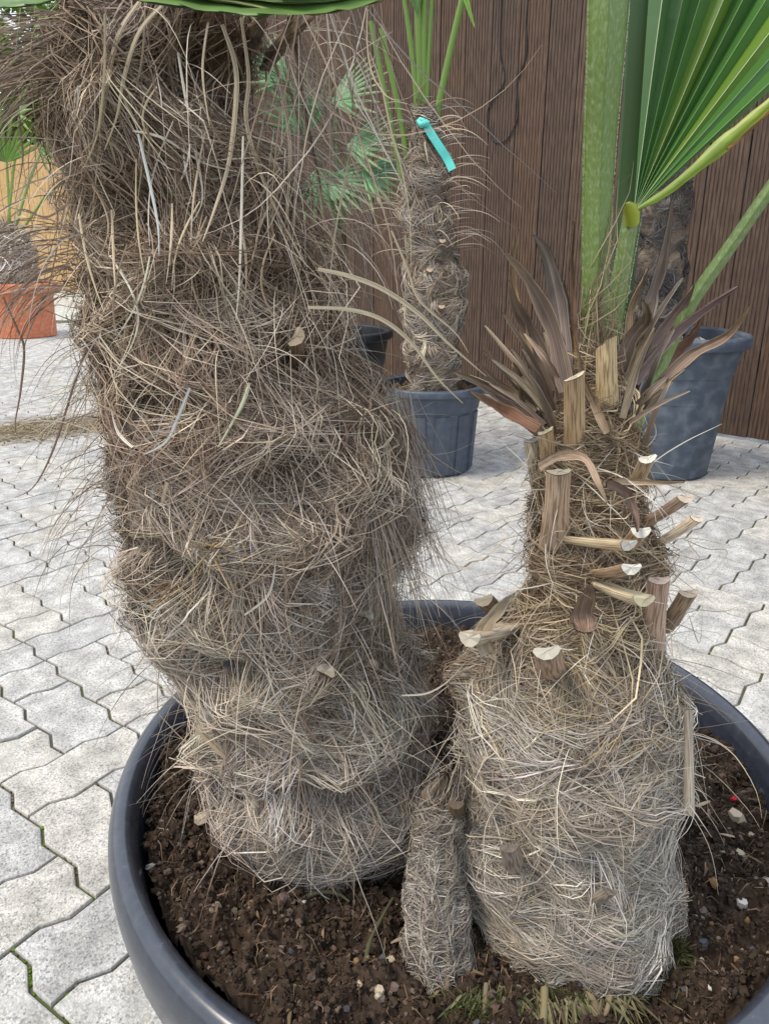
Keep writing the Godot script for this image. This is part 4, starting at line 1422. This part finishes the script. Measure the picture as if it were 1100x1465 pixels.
	# dry pointed leaf bases round the crown
	var db := Color(.135, .098, .078)
	var lt := Color(.33, .25, .175)
	for s in [
		[[[810, 560], [790, 470], [755, 400], [722, 362]], 13, .50, db, lt], [[[808, 545], [800, 450], [783, 370], [764, 337]], 15, .53, Color(.20, .165, .15), Color(.22, .18, .17)],
		[[[790, 560], [760, 480], [738, 440], [728, 402]], 14, .545, Color(.12, .085, .065), lt], [[[762, 520], [738, 430], [733, 380], [742, 330]], 6, .55, Color(.25, .17, .10), lt],
		[[[820, 500], [818, 420], [817, 370], [821, 318]], 5, .565, Color(.17, .10, .06), Color(.14, .09, .06)], [[[830, 520], [810, 470], [812, 440], [806, 402]], 7, .56, Color(.26, .17, .09), lt],
		[[[772, 620], [735, 580], [690, 550], [648, 532]], 11, .51, db, lt], [[[770, 615], [730, 592], [700, 575], [672, 560]], 10, .50, Color(.25, .13, .08), lt],
		[[[765, 590], [735, 562], [710, 545], [682, 518]], 5, .52, Color(.32, .25, .17), lt], [[[770, 575], [740, 545], [715, 525], [690, 492]], 5, .53, Color(.30, .23, .15), lt],
		[[[778, 640], [752, 575], [745, 545], [735, 520]], 12, .515, Color(.16, .115, .08), lt], [[[868, 620], [850, 580], [835, 545], [826, 500]], 6, .485, Color(.25, .18, .12), lt],
		[[[905, 500], [928, 430], [948, 360], [962, 285]], 14, .585, Color(.21, .17, .15), Color(.26, .2, .17)], [[[895, 520], [900, 450], [915, 410], [927, 384]], 6, .565, Color(.28, .2, .12), lt],
		[[[880, 550], [900, 490], [925, 455], [918, 430]], 14, .53, Color(.13, .09, .065), Color(.3, .23, .15)], [[[915, 530], [950, 470], [980, 430], [992, 408]], 9, .54, Color(.19, .13, .12), lt],
		[[[905, 545], [960, 480], [1010, 440], [1055, 410]], 10, .52, Color(.20, .145, .14), Color(.24, .16, .15)], [[[925, 560], [960, 510], [990, 475], [1005, 450]], 14, .55, Color(.17, .085, .055), Color(.2, .1, .06)],
		[[[925, 570], [985, 510], [1040, 480], [1072, 438]], 9, .51, Color(.19, .135, .10), Color(.36, .24, .14)], [[[890, 500], [885, 470], [884, 450], [888, 425]], 5, .555, Color(.15, .11, .08), lt],
		[[[770, 668], [800, 652], [835, 655], [855, 690], [868, 720]], 7, .44, Color(.26, .19, .135), lt], [[[862, 690], [895, 688], [930, 690], [978, 690]], 5, .455, Color(.33, .26, .18), lt],
		[[[868, 690], [895, 705], [908, 735], [912, 760]], 7, .45, Color(.15, .10, .08), Color(.12, .08, .065)], [[[885, 560], [900, 540], [915, 500], [935, 470]], 9, .515, Color(.30, .24, .17), lt],
		[[[700, 935], [690, 905], [715, 870], [735, 850]], 15, .47, Color(.30, .255, .19), Color(.4, .35, .27)], [[[835, 905], [830, 880], [838, 850], [842, 835]], 22, .452, Color(.21, .145, .11), Color(.24, .17, .13)],
	]:
		var pts := []
		s[3] = Color(s[3].r * 1.45, s[3].g * 1.4, s[3].b * 1.35)
		var px: Array = s[0]
		for i in px.size(): pts.append(deep(px[i][0], px[i][1], s[2] + .012 * sin(i * 1.3)))
		blade("dry_leaf_base", palm, pts, s[1] * .00043, Vector3(rng.randfn(0, .3), .1, 1), s[3], s[4], mats.blade, .8, rng.randf_range(.2, .7))

	# thin torn strips between the leaf bases
	for k in 26:
		var left := k % 2 == 0
		var x0 := rng.randf_range(775, 815) if left else rng.randf_range(880, 925)
		var y0 := rng.randf_range(540, 640)
		var dx := rng.randf_range(-95, -15) if left else rng.randf_range(10, 95)
		var dy := rng.randf_range(-150, -30)
		var z0 := rng.randf_range(.48, .56)
		blade("dry_strip", palm, [deep(x0, y0, z0), deep(x0 + dx * .45, y0 + dy * .55, z0 - .005), deep(x0 + dx, y0 + dy, z0 - rng.randf_range(-.02, .03))], rng.randf_range(.0008, .0028), Vector3(rng.randfn(0, .4), .2, 1), tone([Color(.28, .2, .14), Color(.2, .145, .11), Color(.40, .32, .23)], 1.0), Color(.42, .34, .25), mats.blade, .9, .3)
	# green stalks
	var main := shaft("petiole", palm, [deep(852, 545, .535), deep(852, 480, .535), deep(853, 380, .53), deep(858, 220, .52), deep(868, 60, .505), deep(874, -60, .50)], .0082, .0142, .0105, Vector3(-.35, 0, -1), mats.petiole)
	teeth(main, [deep(852, 520, .535), deep(853, 380, .53), deep(858, 220, .52), deep(868, 60, .505), deep(874, -60, .50)], .0083, .0144, Vector3(-.35, 0, -1))
	var second := shaft("petiole", palm, [deep(868, 520, .545), deep(876, 470, .545), deep(888, 400, .545), deep(904, 305, .545)], .0075, .0062, .006, Vector3(-.2, 0, -1), mats.petiole)
	teeth(second, [deep(872, 495, .545), deep(888, 400, .545), deep(904, 312, .545)], .0072, .0064, Vector3(-.2, 0, -1))
	shaft("petiole", palm, [deep(892, 650, .525), deep(942, 530, .55), deep(985, 440, .55), deep(1050, 345, .545), deep(1140, 215, .54)], .0060, .0046, .005, Vector3(0, .2, -1), mats.petiole)
	shaft("petiole", palm, [deep(880, 500, .60), deep(890, 400, .60), deep(903, 250, .60), deep(925, -60, .59)], .0085, .010, .004, Vector3(.3, 0, -1), mats.green, Color(.035, .075, .022))
	# hastula
	var hb := MB.new()
	hb.tube([deep(904, 320, .541), deep(903, 305, .538), deep(900, 296, .537), deep(897, 290, .537)], [.0045, .0055, .0045, .0015], 10, Color(.30, .34, .03))
	put("hastula", hb.mesh(), mats.green, palm)
	fan_leaf(palm)

func teeth(parent: Node, pts: Array, w0: float, w1: float, up: Vector3) -> void:
	var path := smooth_path(pts, 60)
	var mb := MB.new()
	var n := path.size()
	for i in range(1, n - 1):
		var t := (path[i + 1] - path[i - 1]).normalized()
		var side := t.cross(up).normalized()
		var f := float(i) / n
		for s in [-1, 1]:
			if rng.randf() < .2: continue
			var p: Vector3 = path[i] + side * s * lerpf(w0, w1, f) * .99
			var o: Vector3 = side * s * rng.randf_range(.0003, .0012)
			mb.tri(p - t * .0007, p + o + t * rng.randfn(.0002, .0005), p + t * .0007, Color(.42, .40, .26))
	put("spines", mb.mesh(), mats.cut, parent)

func fan_leaf(palm: Node) -> void:
	var leaf := Node3D.new()
	leaf.name = "leaf"
	palm.add_child(leaf, true)
	var hub := deep(906, 302, .542)
	var n := 9
	var lines := []
	# boundary lines, alternately valley and ridge, so that the fan stands in deep pleats
	for j in 2 * n + 1:
		var f := float(j) / (2 * n)
		var a := deg_to_rad(lerpf(86.0, 41.5, pow(f, .92)) + (rng.randf_range(-.5, .5) if j % 2 else 0.0))
		var row := []
		for i in 9:
			var g := i / 8.0
			var L := 560.0 * g
			var px := 906 + cos(a) * L
			var py := 302 - sin(a) * L
			var zf := .542 + g * (.02 + .09 * sin(PI * f) - .05 * f) + (1 if j % 2 == 0 else -1) * (.0055 + .003 * sin(j * 2.7)) * minf(1.0, g * 1.6 + .05)
			row.append(hub if i == 0 else deep(px, py, zf))
		lines.append(row)
	for k in n:
		var mb := MB.new()
		var v := rng.randf_range(.75, 1.25)
		var col := Color(.055 * v, .145 * v, .030 * v)
		if rng.randf() < .25: col = Color(.12, .20, .03)
		if k == 0: col = Color(.045, .11, .03)
		for half in 2:
			var A: Array = lines[2 * k + half]
			var B: Array = lines[2 * k + half + 1]
			for i in 8:
				mb.quad(A[i], A[i + 1], B[i + 1], B[i], col)
		put("segment", mb.mesh(), mats.green, leaf)
		# pale edge of the fold
		var vb := MB.new()
		var path := []
		var rd := []
		for i in 9:
			path.append(lines[2 * k + 1][i] + Vector3(0, 0, .0003)); rd.append(.00022 + .00022 * (i / 8.0))
		vb.tube(path, rd, 5, Color(.13, .24, .07) if k % 3 else Color(.36, .44, .27))
		put("vein", vb.mesh(), mats.green, leaf)
	# the lowest segment has yellowed
	var pts := []
	for q in [[906, 302], [960, 268], [1020, 218], [1080, 165], [1150, 105]]: pts.append(deep(q[0], q[1], .535 - (q[0] - 906) * .0001))
	blade("segment", leaf, pts, .0075, Vector3(.35, .6, .8), Color(.17, .25, .03), Color(.26, .31, .04), mats.green, .04, -.6, 1.3)
	var ep := []
	for q in [[1040, 212], [1075, 182], [1120, 140]]: ep.append(deep(q[0], q[1], .522))
	blade("segment", leaf, ep, .0012, Vector3(.35, .6, .8), Color(.30, .13, .03), Color(.33, .15, .05), mats.blade, .4, 0)

func build_background_pots() -> void:
	# pot with a thin palm, right of centre
	var at := onto(618, 686, 0) + Vector3(0, 0, -.17)
	var zc := -at.z
	pot("plant_pot", "smooth slate blue plastic pot with ribbed side holding the slender palm", at, .158, .196, .335, .03, mats.pot, "", 12, Color(.10, .065, .042), .03)
	var palm := thing("slender_palm", "slender fibrous palm tied with turquoise ribbon in the slate blue pot", "palm", Vector3.ZERO)
	var rows := [[150, 585, 628], [200, 578, 640], [250, 572, 648], [300, 568, 645], [350, 576, 655], [400, 574, 668], [450, 574, 668], [500, 578, 660], [550, 580, 655], [580, 590, 650]]
	var tiers := []
	for py in [230, 300, 370, 430, 490]: tiers.append(deep(610, py, zc).y)
	var t := make_trunk(rows, zc, .02, tiers, .02, 8, .06)
	put("trunk", trunk_mesh(t, Color.WHITE), mats.core, palm)
	var mb := tufted(t, 520, 12, .0009, MIXED, .45, tiers, 4)
	for k in 110:
		var th := rng.randf_range(-2, 2)
		var h := rng.randf_range(lerpf(t.h0, t.h1, .55), t.h1)
		wisp(mb, t.pos(th, h, 0), Vector3(sin(th), .5, cos(th)), rng.randf_range(.08, .22), .6, rng.randfn(0, .3), .0013, tone(MIXED, 1.1), 8)
	tag(put("fibre", mb.mesh(), mats.fibre, palm), "", "", "", "stuff")
	for s in [[[606, 190], [606, 100], [607, -40], 9], [[618, 200], [638, 100], [668, -30], 9], [[600, 205], [592, 100], [575, -30], 7], [[598, 210], [600, 100], [596, -30], 10], [[592, 290], [575, 180], [545, 40], 8], [[590, 330], [560, 180], [530, 30], 7], [[608, 210], [612, 100], [620, -40], 6]]:
		var pts := []
		for i in 3: pts.append(deep(s[i][0], s[i][1], zc - .02 * i))
		shaft("petiole", palm, pts, s[3] * .0014, s[3] * .0011, s[3] * .0008, Vector3(0, .1, -1), mats.plain_green, Color(.13, .22, .04))
	small_fan(palm, deep(596, 20, zc - .03), Vector3(-.1, 1, .1).normalized(), Vector3(0, .2, 1), .35, 9, .7, .010, Color(.07, .16, .03))
	blade("leaf_tip", palm, [deep(660, -30, zc - .1), deep(668, 5, zc - .1), deep(679, 40, zc - .1)], .011, Vector3(0, .2, 1), Color(.14, .28, .03), Color(.16, .3, .04), mats.plain_green)
	for q in [[630, 350], [612, 390], [628, 440]]:
		stub(palm, hit_far(t, q[0], q[1], -.01), hit_far(t, q[0], q[1] - 6, .03), .014, .012, .009, Vector3(0, .7, .7), Color(.26, .18, .12), Color(.42, .32, .22))
	var rb := thing("plastic_ribbon", "turquoise plastic ribbon knotted round a green leaf stalk", "ribbon", Vector3.ZERO)
	var pr := zc - .07
	var tail := MB.new()
	tail.ribbon(smooth_path([deep(606, 172, pr), deep(614, 187, pr - .01), deep(630, 212, pr - .015), deep(640, 228, pr - .012), deep(647, 243, pr - .02)], 5), Vector3(.15, .1, 1).normalized(), .0135, .2, Color(.10, .56, .50), 1.0, .8)
	put("tail", tail.mesh(), mats.plain_green, rb)
	var kn := MB.new()
	kn.tube([deep(598, 173, pr), deep(602, 178, pr - .014), deep(608, 177, pr - .016), deep(613, 175, pr - .004)], [.008, .010, .011, .006], 8, Color(.10, .52, .47))
	kn.tube([deep(600, 170, pr), deep(605, 172, pr - .012), deep(612, 180, pr - .012)], [.006, .008, .005], 7, Color(.11, .58, .52))
	put("knot", kn.mesh(), mats.plain_green, rb)

	# weathered pot at the right
	var ar := onto(952, 690, 0) + Vector3(.04, 0, -.17)
	pot("plant_pot", "weathered blue grey plastic pot with chalky stains by the dark fence", ar, .165, .232, .525, .045, mats.old_pot, "", 0, Color(.38, .34, .28), .05)
	var z2 := -ar.z
	var rp := thing("dark_trunk_palm", "dark grey fibrous palm trunk in the weathered pot by the fence", "palm", Vector3.ZERO)
	var t2 := make_trunk([[150, 905, 985], [300, 905, 985], [400, 908, 978], [500, 910, 975]], z2, .015, [deep(940, 280, z2).y, deep(940, 360, z2).y, deep(940, 440, z2).y], .02, 12, .06)
	put("trunk", trunk_mesh(t2, Color.WHITE), mats.core, rp)
	tag(put("fibre", tufted(t2, 260, 12, .0009, [Color(.10, .095, .095), Color(.15, .14, .135), Color(.07, .065, .065)], .5, [], 6).mesh(), mats.fibre, rp), "", "", "", "stuff")

	# dark pot with a bluish fan palm, half hidden behind the shaggy trunk
	var ad := onto(480, 660, 0) + Vector3(0, 0, -.2)
	pot("plant_pot", "black plastic pot half hidden behind the shaggy trunk", ad + Vector3(0, 0, 0), .17, .215, .50, .035, mats.dark_pot)
	var fp := thing("fan_palm", "low blue green fan palm behind the hanging fibres of the shaggy trunk", "palm", ad)
	var stm := MB.new()
	stm.tube([Vector3(0, .43, 0), Vector3(.01, .7, 0), Vector3(.02, .88, .02)], [.06, .05, .03], 10, Color(.11, .08, .05))
	put("trunk", stm.mesh(), mats.lump, fp)
	var zd := -ad.z
	for s in [[470, 265, 1.0, -.05, 0], [500, 215, 1.0, .25, 0], [455, 245, .35, -1.0, 0], [480, 150, .9, .5, 1], [440, 190, -.3, .9, 1], [520, 250, 1.0, -.2, 1], [410, 120, -.8, .6, 1]]:
		var hub := deep(s[0], s[1], zd - .12) - ad
		shaft("petiole", fp, [Vector3(.02, .86, .02), (Vector3(.02, .86, .02) + hub) * .5 + Vector3(0, .04, .03), hub], .006, .005, .004, Vector3(0, .2, 1), mats.plain_green, Color(.10, .17, .06))
		small_fan(fp, hub, Vector3(s[2], s[3], .35).normalized(), Vector3(-.1, .7, .7), .23, 11, 2.2, .0105, Color(.085, .22, .08))

	# terracotta pots in the sun
	var tp := onto(20, 486, 0) + Vector3(0, 0, -.28)
	pot("terracotta_pot", "round terracotta coloured pot holding a stumpy fibrous palm trunk", tp, .255, .285, .47, .085, mats.terracotta, "", 0, Color(.08, .06, .045), .06)
	var z3 := -tp.z
	var st := thing("stumpy_palm", "stumpy pale fibrous palm with arching leaves in the terracotta pot", "palm", Vector3.ZERO)
	var t3 := make_trunk([[322, -6, 28], [340, -14, 38], [370, -20, 46], [400, -20, 46], [420, -18, 44]], z3, .02, [deep(15, 350, z3).y, deep(15, 380, z3).y], .03, 14, .1)
	put("trunk", trunk_mesh(t3, Color.WHITE), mats.core, st)
	var sm3 := MB.new()
	for k in 260:
		var th := rng.randf_range(-1.7, 1.7)
		tuft(sm3, t3, th, rng.randf_range(t3.h0 + .15, t3.h1), -PI / 2 + rng.randfn(0, .7), 7, .025, rng.randf_range(.12, .3), .3, rng.randfn(0, .3), rng.randf_range(0, .02), .03, .03, .0042, tone([Color(.42, .36, .31), Color(.55, .49, .43), Color(.28, .22, .18)], 1.0), 6)
	for k in 60:
		var th := rng.randf_range(-1.9, 1.9)
		wisp(sm3, t3.pos(th, rng.randf_range(lerpf(t3.h0, t3.h1, .5), t3.h1), 0), Vector3(sin(th) * .8, .9, cos(th) * .6), rng.randf_range(.15, .35), .5, rng.randfn(0, .2), .007, tone([Color(.40, .33, .26), Color(.52, .45, .38)], 1.0), 7)
	tag(put("leaf_bases", sm3.mesh(), mats.fibre, st), "", "", "", "stuff")
	tag(put("fibre", tufted(t3, 420, 10, .0034, [Color(.42, .35, .29), Color(.52, .45, .38), Color(.30, .23, .18)], .7, [deep(15, 350, z3).y, deep(15, 390, z3).y], 16).mesh(), mats.fibre, st), "", "", "", "stuff")
	for s in [[20, 335, 60, 215], [10, 335, 30, 165], [0, 335, -30, 190], [25, 340, 95, 255], [5, 335, -60, 240], [15, 335, 10, 230]]:
		var hub := deep(s[2], s[3], z3)
		shaft("petiole", st, [deep(s[0], s[1], z3), deep((s[0] + s[2]) / 2.0, (s[1] + s[3]) / 2.0 - 8, z3), hub], .014, .010, .008, Vector3(0, .2, -1), mats.plain_green, Color(.20, .30, .06))
		small_fan(st, hub, Vector3((s[2] - 10) * .012, .5, .4).normalized(), Vector3(0, .6, .6), .55, 14, 2.6, .022, Color(.16, .30, .05))
	pot("terracotta_pot", "terracotta pot behind the shaggy trunk beside the honey coloured fence", onto(150, 436, 0) + Vector3(.1, 0, -.3), .30, .36, .62, .07, mats.terracotta)

func hit_far(t: Trunk, px: float, py: float, off: float) -> Vector3:
	var ax := t.axis(t.h1)
	var p := deep(px, py, -ax.z)
	var q := t.axis(p.y)
	var dx := p.x - q.x
	var r := t.r(0, p.y)
	return Vector3(p.x, p.y, q.z + sqrt(maxf(0, r * r - dx * dx)) + off)

func build_small_things() -> void:
	# roots and moss at the mossy foot of the clipped palm
	var palm := get_node("clipped_palm")
	for q in [[700, 1436, 680, 1466], [748, 1440, 724, 1478], [786, 1443, 764, 1482], [845, 1435, 856, 1466], [866, 1434, 892, 1455], [884, 1446, 858, 1460]]:
		var a := onto(q[0], q[1] + 12, .308)
		var b := onto(q[2] + rng.randfn(0, 7), q[3] + rng.randf_range(-12, 10), .296)
		var mb := MB.new()
		var m := (a + b) / 2 + Vector3(0, .004, 0)
		var w := rng.randf_range(.0018, .0034)
		mb.tube(Array(smooth_path([a + Vector3(0, .004, -.02), m, b - Vector3(0, .003, 0)], 4)), [w, w * 1.05, w, w * .95, w * 1.05, w * .9, w * .75, w * .55, w * .2], 7, tone([Color(.17, .14, .09), Color(.10, .11, .05), Color(.19, .15, .095)], .9))
		put("root", mb.mesh(), mats.lump, palm)
	var ms := MB.new()
	for k in 2600:
		var c: Array = [[920, 1385, 40, 14], [700, 1440, 60, 16], [660, 1350, 16, 40], [820, 1430, 90, 8], [960, 1360, 16, 16]][rng.randi() % 5]
		var p := onto(c[0] + rng.randfn(0, c[2] * .5), c[1] + rng.randfn(0, c[3] * .5), .306)
		var v := rng.randf_range(.5, 1.4)
		wisp(ms, p, Vector3(rng.randfn(0, 1), rng.randf_range(.1, .9), rng.randfn(0, 1)), rng.randf_range(.005, .015), 2.5, rng.randfn(0, 3), .0005, Color(.062 * v, .066 * v, .024 * v), 5)
	tag(put("moss", ms.mesh(), mats.fibre), "green moss threads around the foot of the clipped palm", "moss", "", "stuff")
	var fr := MB.new()
	for k in 190:
		var x := rng.randf_range(655, 905)
		var p := onto(x, 1432 - absf(x - 800) * .12 + rng.randfn(0, 6), .312)
		wisp(fr, p, Vector3(rng.randfn(0, .6) + (x - 790) * .004, -.35, rng.randf_range(.3, 1.1)), rng.randf_range(.012, .034), .8, rng.randfn(0, 1.2), rng.randf_range(.0004, .0012), tone([Color(.15, .14, .075), Color(.085, .10, .04), Color(.19, .155, .10), Color(.12, .09, .06)], .9), 6)
	tag(put("root_fringe", fr.mesh(), mats.fibre, palm), "greenish rootlets hanging from the foot of the trunk", "", "", "stuff")
	# a greenish root lying on the soil between the trunks
	for s in [[[[425, 1292], [450, 1278], [480, 1277], [500, 1290]], .003, "curved green root lying on the soil below the shaggy trunk"], [[[522, 1380], [530, 1345], [545, 1315], [562, 1285]], .0032, "mossy green twig rising from the soil between the two trunks"]]:
		var pts := []
		for q in s[0]: pts.append(onto(q[0], q[1], .311))
		var sp := Array(smooth_path(pts, 4))
		var rd := []
		for i in sp.size(): rd.append(s[1] * .8 * rng.randf_range(.7, 1.2) * (1.0 - .5 * i / sp.size()))
		var mb := MB.new()
		mb.tube(sp, rd, 7, Color(.085, .08, .05))
		tag(put("root_piece", mb.mesh(), mats.lump), s[2], "root")
	# wood chips on the soil
	for s in [[568, 1345, 22, "small pale wood chip on the soil beside the slim shoot"], [1040, 1195, 20, "pale wood splinter on the soil behind the clipped trunk"], [1005, 1150, 24, "curled grey bark chip beside the clipped trunk"], [255, 1110, 22, "thin brown bark sliver on the soil by the tub rim"], [235, 1190, 30, "dark bark strip lying on the soil beside the tub wall"]]:
		var p := onto(s[0], s[1], .305)
		var L: float = s[2] * pixel(p).z / FOCAL * .5
		var mb := MB.new()
		var d := Vector3(cos(s[0]), .15, sin(s[0])).normalized()
		var e := d.cross(Vector3.UP).normalized()
		mb.sweep([p - d * L, p, p + d * L], [L * .18, L * .26, L * .12], [L * .12, L * .14, L * .08], Vector3.UP, HALF_MOON, [Color(.3, .24, .16), Color(.33, .26, .18), Color(.28, .22, .15)])
		tag(put("wood_chip", mb.mesh(), mats.lump), s[3], "wood chip")
